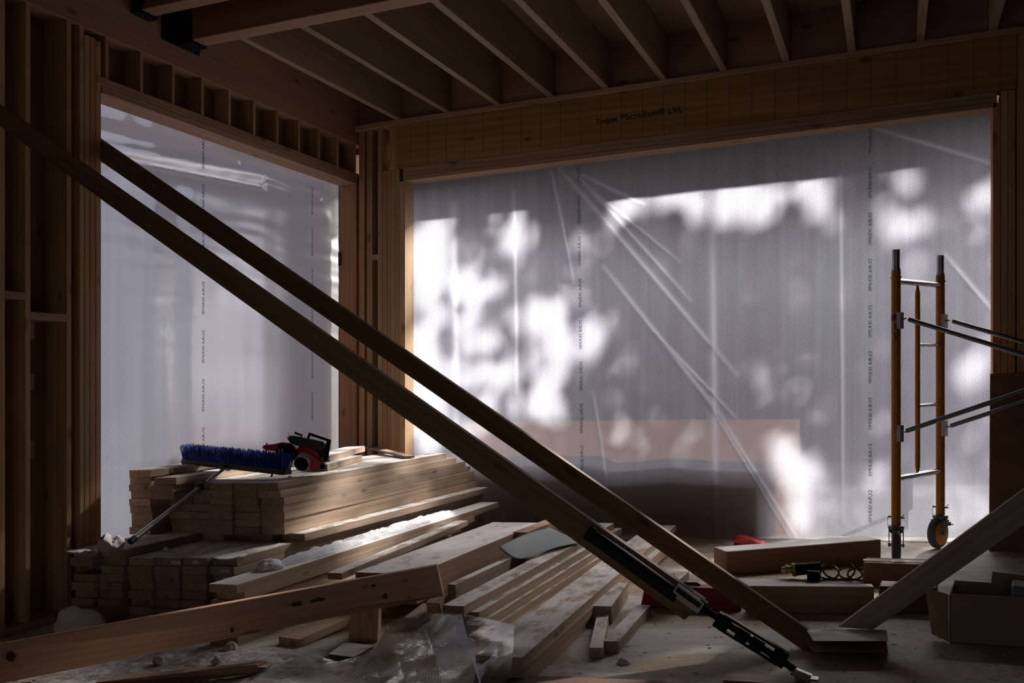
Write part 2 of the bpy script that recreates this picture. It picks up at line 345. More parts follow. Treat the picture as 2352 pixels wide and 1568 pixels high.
def text(body, size, X, Y, pos, mat, parent, name='printed_lettering', extrude=0.0004, space=1.0):
    """lettering as a real mesh; BODY may be one string or a list of (string, offset along X)"""
    X, Y = Vector(X).normalized(), Vector(Y).normalized(); Z = X.cross(Y); rot = Matrix((X, Y, Z)).transposed()
    for body_, off in ([(body, 0.0)] if isinstance(body, str) else body):
        b = MB()
        c = bpy.data.curves.new('lettering', 'FONT'); c.body = body_; c.size = size; c.extrude = extrude; c.space_character = space; c.resolution_u = 2
        o = bpy.data.objects.new('lettering', c); col.objects.link(o); dg = bpy.context.evaluated_depsgraph_get(); me = bpy.data.meshes.new_from_object(o.evaluated_get(dg))
        me.transform(Matrix.Translation(Vector(pos) + X * off) @ rot.to_4x4()); b.bm.from_mesh(me)
        bpy.data.objects.remove(o); bpy.data.curves.remove(c); bpy.data.meshes.remove(me)
        ob = b.out(name, mat, parent)
    return ob
def ordn(i): return ('first', 'second', 'third', 'fourth', 'fifth', 'sixth', 'seventh', 'eighth', 'ninth', 'tenth', 'eleventh', 'twelfth')[i]
bpy.context.view_layer.update()

# ------------------------------------------------------------------ the shell
XA, XAO, YB, YBO = -3.64, -3.78, 6.30, 6.44
b = MB(); b.box(-3.95, 4.2, -4.2, 6.60, -0.30, 0.0); fl = b.out('floor', M['floor'])
tag(fl, 'plywood subfloor dusted with snow and sawdust', kind='structure')
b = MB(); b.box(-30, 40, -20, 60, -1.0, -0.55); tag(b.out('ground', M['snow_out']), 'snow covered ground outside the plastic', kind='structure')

WA = empty('wall_left', S(XA, 3.0, 0), 'open stud wall with plywood sheathing on the left', kind='structure')
def stud_a(y0, y1, z0=0.038, z1=2.95, m='stud', x0=XAO, x1=XA, nm='stud'): return MB().box(x0, x1, y0, y1, z0, z1).bevel(0.002).out(nm, M[m], WA)
ys = [3.235, 3.372, 3.612]
yy = 3.235
while yy > -4: yy -= 0.40; ys.append(yy)
for y in ys: stud_a(y, y + 0.030)
stud_a(3.692, 3.722)
for k in range(3): stud_a(3.724 + k * 0.036, 3.758 + k * 0.036, 0.038, 2.80 if k < 2 else 2.795, 'stud' if k != 1 else 'stud_red')
MB().box(XAO, XA, -4.2, 3.835, 0, 0.038).out('bottom_plate', M['plate_y'], WA)
MB().box(XAO - 0.014, XAO, -4.2, 3.835, -0.1, 3.35).out('sheathing', M['sheath'], WA)
for (y0, y1, z0, z1, dx) in ((3.405, 3.51, 1.085, 1.16, 0.05), (3.405, 3.51, 0.77, 0.85, 0.05), (3.405, 3.50, 0.44, 0.52, 0.05), (3.405, 3.51, 1.32, 1.41, 0.05), (3.402, 3.612, 1.405, 1.44, 0.14), (3.265, 3.372, 1.49, 1.525, 0.14)):
    MB().box(XAO, XAO + dx, y0, y1, z0, z1).bevel(0.002).out('blocking', M['plate_y'], WA)
# header over the left opening
MB().box(XAO, XA, 3.835, 6.44, 2.545, 2.582).bevel(0.002).out('header_plate', M['plate_y'], WA)
MB().box(XAO, XA + 0.004, 3.80, 6.44, 2.584, 2.622).bevel(0.002).out('header_plate', M['glulam_y'], WA)
MB().box(XAO - 0.02, XA - 0.10, 3.80, 6.44, 2.60, 2.85).out('header_backing', M['sheath'], WA)
for k in range(-1, 10):
    y = 4.100 + k * 0.2435
    MB().box(XA - 0.10, XA, y, y + 0.024, 2.622, 2.835).bevel(0.0015).out('cripple_stud', M['stud'], WA)
MB().box(XA - 0.10, XA + 0.002, -4.2, 6.44, 2.832, 3.40).bevel(0.003).out('rim_beam', M['glulam_y'], WA)
MB().box(XAO - 0.02, XA - 0.10, -4.2, 6.44, 2.85, 3.40).out('rim_backing', M['sheath'], WA)
for k in range(3): MB().box(XAO, XA, 6.315 + k * 0.042, 6.352 + k * 0.042, 0.0, 2.545).bevel(0.002).out('jack_stud', M['stud_red' if k == 0 else 'stud'], WA)
MB().box(XAO, XAO + 0.012, 6.300, 6.315, 1.96, 2.06).out('tape_tab', M['ink'], WA)
MB().box(XAO, XA, 3.835, 6.44, -0.10, 0.0).out('opening_sill', M['plate_y'], WA)

WB = empty('wall_back', S(-3.5, YB, 0), 'framed back wall with a wide header over the opening', kind='structure')
MB().box(-3.80, 4.2, YB - 0.01, YBO, 2.925, 2.962).bevel(0.002).out('top_plate', M['plate_x'], WB)
lv = MB().box(-3.30, 0.66, YB - 0.004, YBO - 0.02, 2.615, 2.923).bevel(0.002).out('header_beam', M['lvl'], WB)
MB().box(-3.36, -3.30, YB - 0.004, YBO - 0.02, 2.615, 2.923).bevel(0.002).out('header_end_block', M['stud'], WB)
MB().box(-3.25, 0.56, YB - 0.002, YBO, 2.585, 2.613).bevel(0.002).out('header_plate', M['plate_x'], WB)
MB().box(-3.25, 0.56, YB, YBO, 2.552, 2.584).bevel(0.002).out('header_plate', M['plate_x'], WB)
MB().box(-3.25, 0.56, YB, YBO, 2.520, 2.550).bevel(0.002).out('header_plate', M['plate_x'], WB)
sm_ = MB()
for k in range(28): sm_.box(-3.19 + k * 0.1395, -3.187 + k * 0.1395, YB - 0.0050, YB - 0.0038, 2.617, 2.921)
sm_.out('veneer_seam', M['seam'], WB)
for i, (x0, x1, m) in enumerate(((-3.455, -3.418, 'stud'), (-3.417, -3.381, 'stud'), (-3.380, -3.352, 'stud_red'), (-3.351, -3.315, 'stud'), (-3.314, -3.280, 'stud'))):
    MB().box(x0, x1, YB + (0.0, 0.003, 0.006, 0.002, 0.0)[i], YBO, 0, 2.613 if i else 2.923).bevel(0.003).out('stud', M[m], WB)
MB().box(-3.279, -3.235, YB - 0.002, YBO, 0, 2.52).bevel(0.002).out('jamb_stud', M['stud'], WB)
MB().box(-3.555, -3.51, YB + 0.02, YBO, 0, 2.923).bevel(0.002).out('stud', M['stud'], WB)
MB().box(-3.62, -3.575, YB + 0.02, YBO, 0, 2.923).bevel(0.002).out('stud', M['stud_red'], WB)
MB().box(-3.51, -3.455, YB + 0.02, YBO, 1.985, 2.02).out('blocking', M['stud'], WB)
MB().box(-3.64, -3.455, YBO - 0.02, YBO, 0, 2.923).out('sheathing', M['sheath'], WB)
for i, (x0, x1, m) in enumerate(((0.538, 0.578, 'stud_red'), (0.580, 0.616, 'stud'), (0.618, 0.654, 'stud'), (0.662, 0.70, 'stud'), (0.702, 0.74, 'stud'), (0.742, 0.78, 'stud'), (1.15, 1.19, 'stud'), (1.55, 1.59, 'stud'))):
    MB().box(x0, x1, YB, YBO, 0, (2.545, 2.61, 2.61)[i] if i < 3 else 2.923).bevel(0.002).out('stud', M[m], WB)
MB().box(0.62, 4.2, YBO, YBO + 0.014, -0.1, 3.35).out('sheathing', M['sheath'], WB)
MB().box(-3.95, 4.2, YB + 0.06, YBO, 2.962, 3.40).out('rim_board', M['glulam'], WB)
MB().box(-3.235, 0.538, YB + 0.10, YBO, -0.1, 0.0).out('opening_sill', M['plate_x'], WB)
text('TrusJoist', 0.05, (1, 0, KX), (0, 0, 1), S(-1.83, YB - 0.0058, 2.735), M['ink'], WB, space=0.85)
text('Microllam\u00ae LVL', 0.062, (1, 0, KX), (0, 0, 1), S(-1.66, YB - 0.0058, 2.735), M['ink'], WB)
WR = MB().box(4.05, 4.2, -4.2, 6.44, 0, 3.35).out('wall_right', M['sheath']); tag(WR, 'sheathed side wall of the room', kind='structure')
WK = MB(); WK.box(-3.78, -1.2, -4.2, -4.05, 0, 3.35); WK.box(1.6, 4.2, -4.2, -4.05, 0, 3.35); WK.box(-1.2, 1.6, -4.2, -4.05, 2.1, 3.35)
tag(WK.out('wall_rear', M['sheath']), 'rear wall with a doorway', kind='structure')

CE = empty('ceiling', S(-1.5, 5.0, 3.25), 'plywood deck on dark joists', kind='structure')
MB().box(-3.95, 4.2, -4.2, 6.60, 3.262, 3.285).out('decking', M['deck'], CE)
for k in range(19):
    x = -3.31 + k * 0.3825
    MB().box(x, x + 0.044, 4.485, YB + 0.06, 2.962, 3.262).bevel(0.002).out('joist', M['joist'], CE)
    if k > 2: MB().box(x, x + 0.044, -4.0, 4.365, 2.985, 3.262).bevel(0.002).out('joist', M['joist'], CE)
for k in range(0, 18):
    x = -3.31 + k * 0.3825
    MB().box(x + 0.046, x + 0.380, YB + 0.015, YB + 0.05, 2.962, 3.262).out('joist_blocking', M['glulam'], CE)
BE = empty('ceiling_beam', S(XA, 4.43, 2.96), 'heavy timber beam carrying the joists, seated in a black bracket at the left wall', 'beam')
o = MB().box(XA + 0.03, 4.0, 4.368, 4.482, 2.958, 3.245).bevel(0.003).out('timber', M['glulam'], BE)
hb = MB(); hb.box(XA + 0.002, XA + 0.115, 4.362, 4.3675, 2.945, 3.22); hb.box(XA + 0.002, XA + 0.115, 4.4825, 4.488, 2.945, 3.22); hb.box(XA + 0.002, XA + 0.115, 4.362, 4.488, 2.945, 2.9575); hb.box(XA + 0.002, XA + 0.012, 4.26, 4.362, 2.945, 3.20); hb.box(XA + 0.002, XA + 0.012, 4.488, 4.56, 2.945, 3.20)
hg = hb.out('beam_hanger', M['black'], BE); hg['label'] = 'black steel beam hanger'
B2 = empty('ceiling_beam', S(XA, 4.08, 2.98), 'shorter veneer joist with stencilled figures above the timber beam, cut by the top edge', 'beam')
MB().box(XA + 0.04, 4.0, 4.075, 4.115, 3.035, 3.25).bevel(0.002).out('web_board', M['lvl'], B2)
MB().box(XA + 0.04, 4.0, 4.045, 4.145, 3.018, 3.035).bevel(0.002).out('bottom_flange', M['plate_x'], B2)
hb = MB(); hb.box(XA + 0.002, XA + 0.06, 4.03, 4.044, 3.005, 3.22); hb.box(XA + 0.002, XA + 0.06, 4.146, 4.16, 3.005, 3.22); hb.box(XA + 0.002, XA + 0.06, 4.03, 4.16, 3.003, 3.017)
hb.out('joist_hanger', M['black'], B2)
text('1027', 0.05, (1, 0, KX), (0, 0, 1), S(-3.40, 4.0735, 3.05), M['ink'], B2)
for n_, (x, y) in enumerate(((-1.62, 5.6), (-0.85, 5.75), (-2.4, 5.2))):
    text(('JZ6-8', 'FLOOR 3/4', '2 7 6')[n_], 0.05, (1, 0, 0), (0, -1, 0), S(x, y, 3.2610), M['ink'], CE)
RF = MB(); RF.box(-4.3, 6.5, 6.44, 7.44, 2.79, 2.90); RF.box(-4.3, 6.5, -5.0, 7.44, 3.42, 3.55); RF.box(-4.3, 6.5, 7.40, 7.44, 2.79, 3.55)
tag(RF.out('roof', M['deck']), 'eave and roof deck over the back opening', kind='structure')

# ------------------------------------------------------------------ plastic sheeting over the two openings
def seg_d(px, pz, a, b):
    dx, dz = b[0] - a[0], b[1] - a[1]; t = max(0, min(1, ((px - a[0]) * dx + (pz - a[1]) * dz) / (dx * dx + dz * dz)))
    return math.hypot(px - a[0] - t * dx, pz - a[1] - t * dz), t
def film(name, nx, nz, fn, mat, label):
    b = MB(); lay = []; vs = []
    for j in range(nz + 1):
        for i in range(nx + 1):
            p, c = fn(i / nx, j / nz); vs.append(b.bm.verts.new(p)); lay.append(c)
    for j in range(nz):
        for i in range(nx):
            k = j * (nx + 1) + i; b.bm.faces.new((vs[k], vs[k + 1], vs[k + nx + 2], vs[k + nx + 1]))
    o = b.out(name, mat, None, True); a = o.data.attributes.new('crease', 'FLOAT', 'POINT')
    a.data.foreach_set('value', lay); return tag(o, label, 'plastic sheet')
CR = [((-2.1330, 6.4600, 2.5293), (-0.9406, 6.4600, 1.1036), .016), ((-2.0237, 6.4600, 2.4908), (-1.2351, 6.4600, 1.5890), .012), ((-1.8239, 6.4600, 1.8374), (-1.0238, 6.4600, 0.8172), .016), ((-1.0516, 6.4600, 0.8507), (-0.5573, 6.4600, 0.0607), .012),
      ((-1.1641, 6.4600, 0.9915), (-0.6023, 6.4600, 0.0720), .008), ((-2.1960, 6.4600, 2.5344), (-2.0299, 6.4600, 1.7338), .010), ((-1.0936, 6.4600, 2.0078), (-1.0740, 6.4600, 0.0327), .024), ((-2.9285, 6.4600, 2.3290), (-2.9149, 6.4600, 0.5863), .030),
      ((-0.1372, 6.4600, 2.6274), (0.5597, 6.4600, 2.3299), .012), ((0.2918, 6.4600, 1.8127), (0.5667, 6.4600, 1.4482), .012), ((-1.8941, 6.4600, 0.9912), (-1.8027, 6.4600, 0.4042), .010), ((-1.4807, 6.4600, 1.3951), (-0.9406, 6.4600, 0.8237), .010),
      ((-1.9772, 6.4600, 2.4723), (-1.5395, 6.4600, 2.2355), .012), ((-2.4688, 6.4600, 2.3892), (-2.4492, 6.4600, 0.9909), .014), ((-1.9310, 6.4600, 2.3800), (-1.3067, 6.4600, 1.8484), .009), ((-0.3023, 6.4600, 2.3411), (-0.2869, 6.4600, 0.1831), .012)]
def film_b(s, t):
    x = -3.40 + s * 4.06; z = -0.08 + t * 2.68; p = S(x, 6.462, z); c = 0; dy = 0
    for a, b_, wd in CR:
        d, tt = seg_d(p.x, p.z, (a[0], a[2]), (b_[0], b_[2])); g = math.exp(-(d / wd) ** 2) * (0.45 + 0.55 * math.sin(math.pi * tt)); c = max(c, g); dy += g * 0.010
    dy += 0.006 * noise.noise((x * 5, z * 0.5, 3)) + 0.010 * noise.noise((x * 1.2, z * 0.8, 7))
    return (p.x, p.y + dy, p.z), c
FB = film('plastic_sheet', 460, 300, film_b, M['film_back'], 'translucent reinforced plastic sheet over the wide back opening, lit by sun patches')
FOLD = [((-3.7800, 3.9761, 2.2629), (-3.7800, 6.1508, 2.4756), .030, .05), ((-3.7800, 3.9761, 2.3297), (-3.7800, 5.5469, 2.4560), .05, .05), ((-3.7800, 3.9761, 2.2139), (-3.7800, 5.4490, 2.3224), .022, -.03), ((-3.7800, 5.4490, 2.3932), (-3.7800, 6.1391, 2.3737), .024, .045),
        ((-3.7800, 5.1711, 2.4268), (-3.7800, 6.1508, 2.4881), .02, .04), ((-3.7800, 4.1871, 2.1500), (-3.7800, 6.1980, 2.2462), .06, .02), ((-3.7800, 6.1391, 2.3737), (-3.7800, 6.3062, 2.4357), .02, .04)]
def film_a(s, t):
    y = 3.84 + s * 2.54; z = -0.08 + t * 2.675; p = S(-3.805, y, z); c = 0; dx = 0
    for a, b_, wd, h in FOLD:
        d, tt = seg_d(y, p.z, (a[1], a[2]), (b_[1], b_[2])); g = math.exp(-(d / wd) ** 2); dx += g * h; c = max(c, g * 0.25 * (h > 0))
    k = max(0, min(1, (z - 1.0) / 0.8)) * max(0, min(1, (2.4 - z) / 0.3))
    dx += 0.007 * k * noise.noise((y * 3, z * 16, 1)) + 0.007 * noise.noise((y * 6, z * 0.4, 5)) + 0.004 * noise.noise((y * 1.1, z * 0.7, 9))
    return (p.x - 0.02 + 0.030 * math.tanh(dx / 0.06), p.y, p.z), c
FA = film('plastic_sheet', 240, 300, film_a, M['film_left'], 'grey white reinforced plastic sheet over the tall left opening, folded along its top')
bpy.context.view_layer.update()
WORD = 'DURA\u00b7SKRIM\u00ae'
def print_col_b(x, z0, n, tilt=0.0): text([(WORD, k * 0.283) for k in range(n)], 0.031, (tilt, 0, -1), (-1, 0, -tilt), (x, 6.444, z0), M['blueink'], FB)
p_ = (-0.1168, 6.4440, 2.6561); print_col_b(p_[0], p_[2], 9)
p_ = (-1.9816, 6.4440, 2.5522); print_col_b(p_[0], p_[2] + 0.06, 8, 0.012)
def print_col_a(y, z0, n, d=0.285): text([(WORD, k * d) for k in range(n)], 0.030, (0, 0, -1), (0, -1, 0), (-3.772, y, z0), M['blueink'], FA)
p_ = (-3.7800, 4.7820, 2.1946); print_col_a(p_[1], p_[2] + 0.30, 8)
p_ = (-3.7800, 5.9512, 2.2971); print_col_a(p_[1], p_[2] + 0.12, 8)

# ------------------------------------------------------------------ outside: leaning boards, evergreens, added dark backdrop
face_plank([(-3.1395, 6.6000, -0.1371), (-0.7081, 6.6000, -0.0010), (-0.7081, 6.6000, 0.5347), (-1.1030, 6.6000, 0.5360), (-1.3350, 6.6000, 0.5535), (-1.5729, 6.6000, 0.5241), (-1.7554, 6.6000, 0.5075), (-1.8790, 6.6000, 0.5524), (-2.8261, 6.6000, 0.5238), (-3.1395, 6.6000, 0.5420)], (0, 0.016, 0), M['ply_out'],
           'brown plywood sheet with a wavy top pressed against the outside of the plastic', 'plywood sheet', 'plywood_sheet', bev=0)
face_plank([(-3.3372, 7.7000, -0.3452), (-0.6391, 7.7000, -0.1900), (-0.6517, 7.7000, 0.7847), (-1.7650, 7.7000, 0.7697), (-3.3774, 7.7000, 0.7231)], (0, 0.016, 0), M['ply_out'],
           'taller brown plywood sheet standing further out behind the wavy topped one', 'plywood sheet', 'plywood_sheet', bev=0)
tw = MB(); tw.path([(-0.7086, 6.5800, 0.4152), (-0.6698, 6.6000, 0.4570), (-0.6235, 6.6000, 0.4415)], 0.004, 6); tw.path([(-0.6698, 6.6000, 0.4570), (-0.6398, 6.6000, 0.4073)], 0.003, 6)
tw.thing('twig', M['bark'], (-0.7086, 6.5800, 0.4152), 'small twig sticking out at the right end of the wavy plywood', 'twig')
LIT = [ ((-3.0729, 6.4600, 1.3668), .26, .95, .75), ((-2.6328, 6.4600, 1.5426), .45, .60, .55), ((-2.0237, 6.4600, 1.2881), .30, .40, .45), ((-2.8673, 6.4600, 0.6804), .30, .14, .7), ((0.1956, 6.4600, 0.2848), .50, .26, .35),
  # sunlit openings between the crowns, where the light lands on the sheet: centre, half width, half height in metres, strength
 ((-3.1075, 6.4600, 1.9327), .22, .34, 1.0), ((-3.1249, 6.4600, 0.9906), .20, .52, 1.0), ((-2.7661, 6.4600, 1.7624), .16, .30, .8), ((-2.6660, 6.4600, 1.1136), .28, .34, .9), ((-2.4363, 6.4600, 2.0834), .16, .20, .9), ((-2.1173, 6.4600, 1.4387), .30, .24, .95),
 ((-1.9463, 6.4600, 1.9080), .16, .18, .6), ((-2.2436, 6.4600, 1.0511), .22, .30, .8), ((-1.7784, 6.4600, 1.4016), .20, .16, .5), ((-1.7181, 6.4600, 0.9912), .18, .18, .5), ((-1.6582, 6.4600, 0.6418), .20, .12, .5), ((-2.4688, 6.4600, 0.7477), .16, .10, .5),
 ((-1.4807, 6.4600, 2.2892), .34, .12, 1.0), ((-0.9682, 6.4600, 2.1970), .30, .20, 1.0), ((-1.0238, 6.4600, 2.1164), .10, .12, 1.0), ((-0.5362, 6.4600, 2.2773), .22, .09, 1.0), ((-0.4106, 6.4600, 2.1323), .09, .16, 1.0), ((-0.5099, 6.4600, 2.0296), .07, .06, .8), ((-1.7784, 6.4600, 2.1929), .14, .10, .8),
 ((0.0862, 6.4600, 2.3106), .15, .07, 1.0), ((0.0739, 6.4600, 2.0213), .16, .13, 1.0), ((0.1593, 6.4600, 1.7535), .10, .12, .7), ((0.5505, 6.4600, 2.1461), .10, .15, 1.0), ((0.5620, 6.4600, 1.8122), .06, .10, .8), ((0.5736, 6.4600, 1.3508), .10, .24, .7), ((0.4573, 6.4600, 1.1212), .14, .16, .8),
 ((-0.4184, 6.4600, 1.6982), .12, .14, .6), ((-0.7901, 6.4600, 1.5467), .12, .09, .5), ((-0.8173, 6.4600, 1.0750), .16, .12, .55), ((-0.5099, 6.4600, 1.1010), .10, .12, .55), ((-0.5890, 6.4600, 0.5528), .14, .26, .8), ((-0.5099, 6.4600, 0.1998), .13, .18, .8), ((-0.2257, 6.4600, 0.2129), .26, .10, .5),
 ((0.3394, 6.4600, 0.3429), .22, .20, .75), ((0.0000, 6.4600, 0.1571), .30, .07, .5), ((0.5040, 6.4600, 0.7352), .12, .20, .6), ((-1.1924, 6.4600, 1.9566), .07, .05, .4), ((-0.7496, 6.4600, 1.2686), .08, .06, .4)]
rg = random.Random(11); clumps = {}
z = -0.05
while z < 2.45:
    x = -3.60
    while x < 0.95:
        jx, jz = x + rg.uniform(-.04, .04), z + rg.uniform(-.04, .04); pz = S(jx, 6.46, jz).z; cover = 1.0
        for c, hw, hh, st in LIT:
            q = ((jx - c[0]) / hw) ** 2 + ((pz - c[2]) / hh) ** 2
            if q < 1.25: cover = min(cover, 1 - st * min(1, (1.25 - q) * 2.2))
        for rep in range(2):
            if rg.random() < cover:
                D = rg.uniform(4.2, 8.2); P = Vector((jx, 6.46, pz)) - SUN_DIR * D
                clumps.setdefault((int((P.x + 10) // 1.35), int(D > 6.0)), []).append(P)
        x += 0.085
    z += 0.085
def leaf_cluster(b, P, r, rg):
    for k in range(6):
        n = Vector((rg.gauss(0, 1), rg.gauss(0, 1), rg.gauss(0, 1))).normalized(); u = n.orthogonal().normalized(); v = n.cross(u); c = P + Vector((rg.uniform(-r, r), rg.uniform(-r, r), rg.uniform(-r, r))) * 0.55; q = r * rg.uniform(.55, .95)
        b.bm.faces.new([b.bm.verts.new(c + u * q + n * q * .2), b.bm.verts.new(c + v * q * .6), b.bm.verts.new(c - u * q + n * q * .2), b.bm.verts.new(c - v * q * .6)])
keys = sorted(clumps)
for i, key in enumerate(keys):
    pts = clumps[key]
    if len(pts) < 12: continue
    cx_ = sum(p.x for p in pts) / len(pts); cy_ = sum(p.y for p in pts) / len(pts); top = max(p.z for p in pts)
    place = 'nearer row' if key[1] == 0 else 'farther row'
    pos = sum(1 for k2 in keys if k2[1] == key[1] and k2[0] < key[0] and len(clumps[k2]) >= 12)
    T_ = empty('evergreen_tree', (cx_, cy_, -0.56), 'dark shady evergreen outside the back plastic, %s from the left in the %s' % (ordn(pos), place), 'tree', 'evergreens beyond the plastic')
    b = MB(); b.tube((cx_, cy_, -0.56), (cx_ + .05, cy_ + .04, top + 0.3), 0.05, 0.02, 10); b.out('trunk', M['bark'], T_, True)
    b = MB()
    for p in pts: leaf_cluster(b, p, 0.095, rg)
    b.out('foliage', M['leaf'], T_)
hb_ = MB(); HV = []
for j in range(13):
    for i in range(41):
        x = -40 + i * 2.2; t = j / 12; HV.append(hb_.bm.verts.new((x, 19 + t * 16, -0.7 + 12 * t ** 0.8 + 0.9 * noise.noise((x * .2, t * 3, 1)))))
for j in range(12):
    for i in range(40): k = j * 41 + i; hb_.bm.faces.new((HV[k], HV[k + 1], HV[k + 42], HV[k + 41]))
tag(hb_.out('dark_backdrop', M['backdrop'], None, True), 'added dark backdrop slope behind the evergreens, hiding bright sky', kind='structure')  # added slope, keeps bright sky from showing through the plastic
# ------------------------------------------------------------------ lumber stacks along the left wall
rg = random.Random(3)
LW, LT, ZL = 0.1335, 0.0375, 0.300
def lift(x, y, z): return S(x, y, z)
for c in range(6):                                                  # lower stack: six columns
    xr = -2.735 - (5 - c) * 0.1378 - (0.012 if c < 2 else 0)
    n = 9
    for l in range(n):
        z = ZL - LT * (7 - l); jx = rg.uniform(-0.0020, 0.0020); y0 = 3.68 - (5 - c) * 0.020 + rg.uniform(-0.018, 0.018); y1 = 6.12 + rg.uniform(-0.08, 0.10); fx = 0.02
        if c == 5: y1 = 6.36; fx = 0.075
        if l < 2: y0 -= 0.05 * rg.random(); jx -= 0.003
        if l == 8 and c >= 2: y0 = 4.12 + rg.uniform(.02, .12); jx = 0.045 if c == 5 else jx
        if c == 0 and l == 6: y0 += 0.12
        if c == 0 and l == 7: y0 -= 0.012
        lab = 'board end in the lower lumber stack, %s column from the left, %s from the top' % (ordn(c), ordn(n - 1 - l))
        if l == 8 and c >= 2: lab = 'set back board under the upper stack, %s column from the left of the lower stack' % ordn(c)
        bd = board(lift(xr + jx, y0, z), lift(xr + jx + fx, y1, z), LW, LT - 0.0012, M['lumber_dust' if l >= 7 else 'lumber'], lab, 'board', 'boards of the lower lumber stack')
        if c in (3, 4) and l == 7 or (c == 5 and l in (6, 5)):
            t_ = MB(); x_ = xr - (0.045 if c == 3 else 0.08 if c == 4 else 0.075); t_.box(x_, x_ + (0.052 if c != 4 else 0.033), y0 - 0.0012, y0 - 0.0002, z - 0.027, z - 0.012)
            lb = t_.out('paper_tag', M['label'], None); lb.parent = bd; lb.matrix_parent_inverse = bd.matrix_basis.inverted(); lb['label'] = 'small white paper tag'
LU, ZU = 0.0367, 0.3375
colsU = [(-3.518, 4.04, 9), (-3.338, 3.99, 8), (-3.189, 4.115, 7), (-3.052, 4.085, 7), (-2.915, 4.095, 7), (-2.778, 4.11, 7)]
for c, (xr, y0_, n) in enumerate(colsU):
    for l in range(n):
        z = ZU + LU * (l + 1); jx = rg.uniform(-0.003, 0.003); y0 = y0_ + rg.uniform(-0.016, 0.016)
        y1 = rg.uniform(5.7, 6.15) if c < 5 else (6.40, 6.40, 6.38, 6.36, 6.30, 6.20, 6.10)[l]
        if c == 5: jx = (0.004, -0.001, 0.006, 0.001, 0.005, -0.006, -0.018)[l]
        if c == 1 and l < 5: y0 += 0.14
        if c == 1 and l == 7: y1 = 5.4; jx = 0.012
        if c == 0 and l == 8: y1 = 5.6; jx = 0.010
        lab = 'board end in the upper lumber stack, %s column from the left, %s from the top' % (ordn(c), ordn(n - 1 - l))
        board(lift(xr + jx, y0, z), lift(xr + jx + (-0.028 if c < 5 else 0.062 - 0.014 * l), y1, z), 0.1325, LU - 0.0012, M['lumber_dust' if l == n - 1 else 'lumber'], lab, 'board', 'boards of the upper lumber stack')
# loose boards on the back of the upper stack
board((-3.0112, 4.9232, 0.6283), (-3.2904, 5.8238, 0.6306), 0.13, LU - .002, M['lumber_snow'], 'pale board lying on the far end of the upper stack by the corner post')
board((-2.9165, 4.7457, 0.5932), (-3.1010, 5.4556, 0.5963), 0.13, LU - .002, M['lumber_snow'], 'second loose board on the far end of the upper stack, snow on it')
board((-3.6975, 6.5442, 0.5980), (-2.8307, 5.6433, 0.5885), 0.06, 0.014, M['lumber'], 'thin split offcut lying askew on the far top of the upper stack', side=-1)

# snow topped pile to the right of the stacks
for l in range(7):
    z = 0.250 - 0.0357 * (6 - l); dx = (0.004, 0.0, 0.010, 0.006, -0.004, 0.012, 0.0)[l]
    lab = ('board in the snow topped pile beside the stacks, %s layer from the top' % ordn(6 - l)) if l < 6 else 'snow covered board on top of the narrow pile beside the stacks'
    pb = board(lift(-2.499 + dx, 3.372 + (0.0, .03, .02, .05, .02, 0.035, 0)[l], z), lift(-2.487 + dx, (5.4, 5.5, 5.3, 5.45, 5.6, 5.78, 6.22)[l], z), 0.138, 0.0347, M['lumber_snow' if l == 6 else 'lumber'], lab, 'board', 'boards of the narrow pile')
tx = text('Pac-lumber CA', 0.021, (0.004, 1, KY), (0, 0, 1), (-2.4780, 5.3048, 0.2067), M['whiteink'], None, 'stencilled_lettering')
pl5 = [o for o in bpy.data.objects if o.get('label', '').startswith('board in the snow topped pile beside the stacks, second')][0]
tx.parent = pl5; tx.matrix_parent_inverse = pl5.matrix_basis.inverted()
def ridge(name, pts, wd, ht, seed, mat, label, cat='snow'):
    b = MB(); n = 90; m = 12; rows = []
    P = [Vector(p) for p in pts]
    def at(t):
        t *= len(P) - 1; i = min(int(t), len(P) - 2); return P[i].lerp(P[i + 1], t - i)
    for i in range(n + 1):
        t = i / n; c = at(t); d = (at(min(1, t + .01)) - at(max(0, t - .01))).normalized(); s_ = Vector((d.y, -d.x, 0)).normalized()
        e = min(1, math.sin(math.pi * t) * 3); row = []
        for j in range(m + 1):
            a = math.pi * j / m; k = 1 + 0.45 * noise.noise((t * 14 + seed, j * 0.7, seed)) + 0.3 * noise.noise((t * 40, j * 1.6, seed + 4))
            row.append(b.bm.verts.new(c + s_ * math.cos(a) * wd * 0.5 * (0.75 + 0.25 * k) * e + Vector((0, 0, max(0.0005, math.sin(a) * ht * k * e)))))
        rows.append(row)
    for A, B in zip(rows, rows[1:]):
        for j in range(m): b.bm.faces.new((A[j], A[j + 1], B[j + 1], B[j]))
    o = b.thing(name, mat, P[0], label, cat, None, True); return o
ridge('snow_ridge', [lift(-2.575, 3.70, 0.250), lift(-2.57, 4.4, 0.250), lift(-2.565, 5.0, 0.250), lift(-2.56, 5.75, 0.250)], 0.120, 0.030, 2.0, M['snow'], 'long crusty ridge of snow on the narrow board pile')
lump(lift(-2.58, 3.72, 0.250), (0.055, 0.07, 0.042), 7, M['snow'], 'rounded snow clod at the near end of the snow ridge')

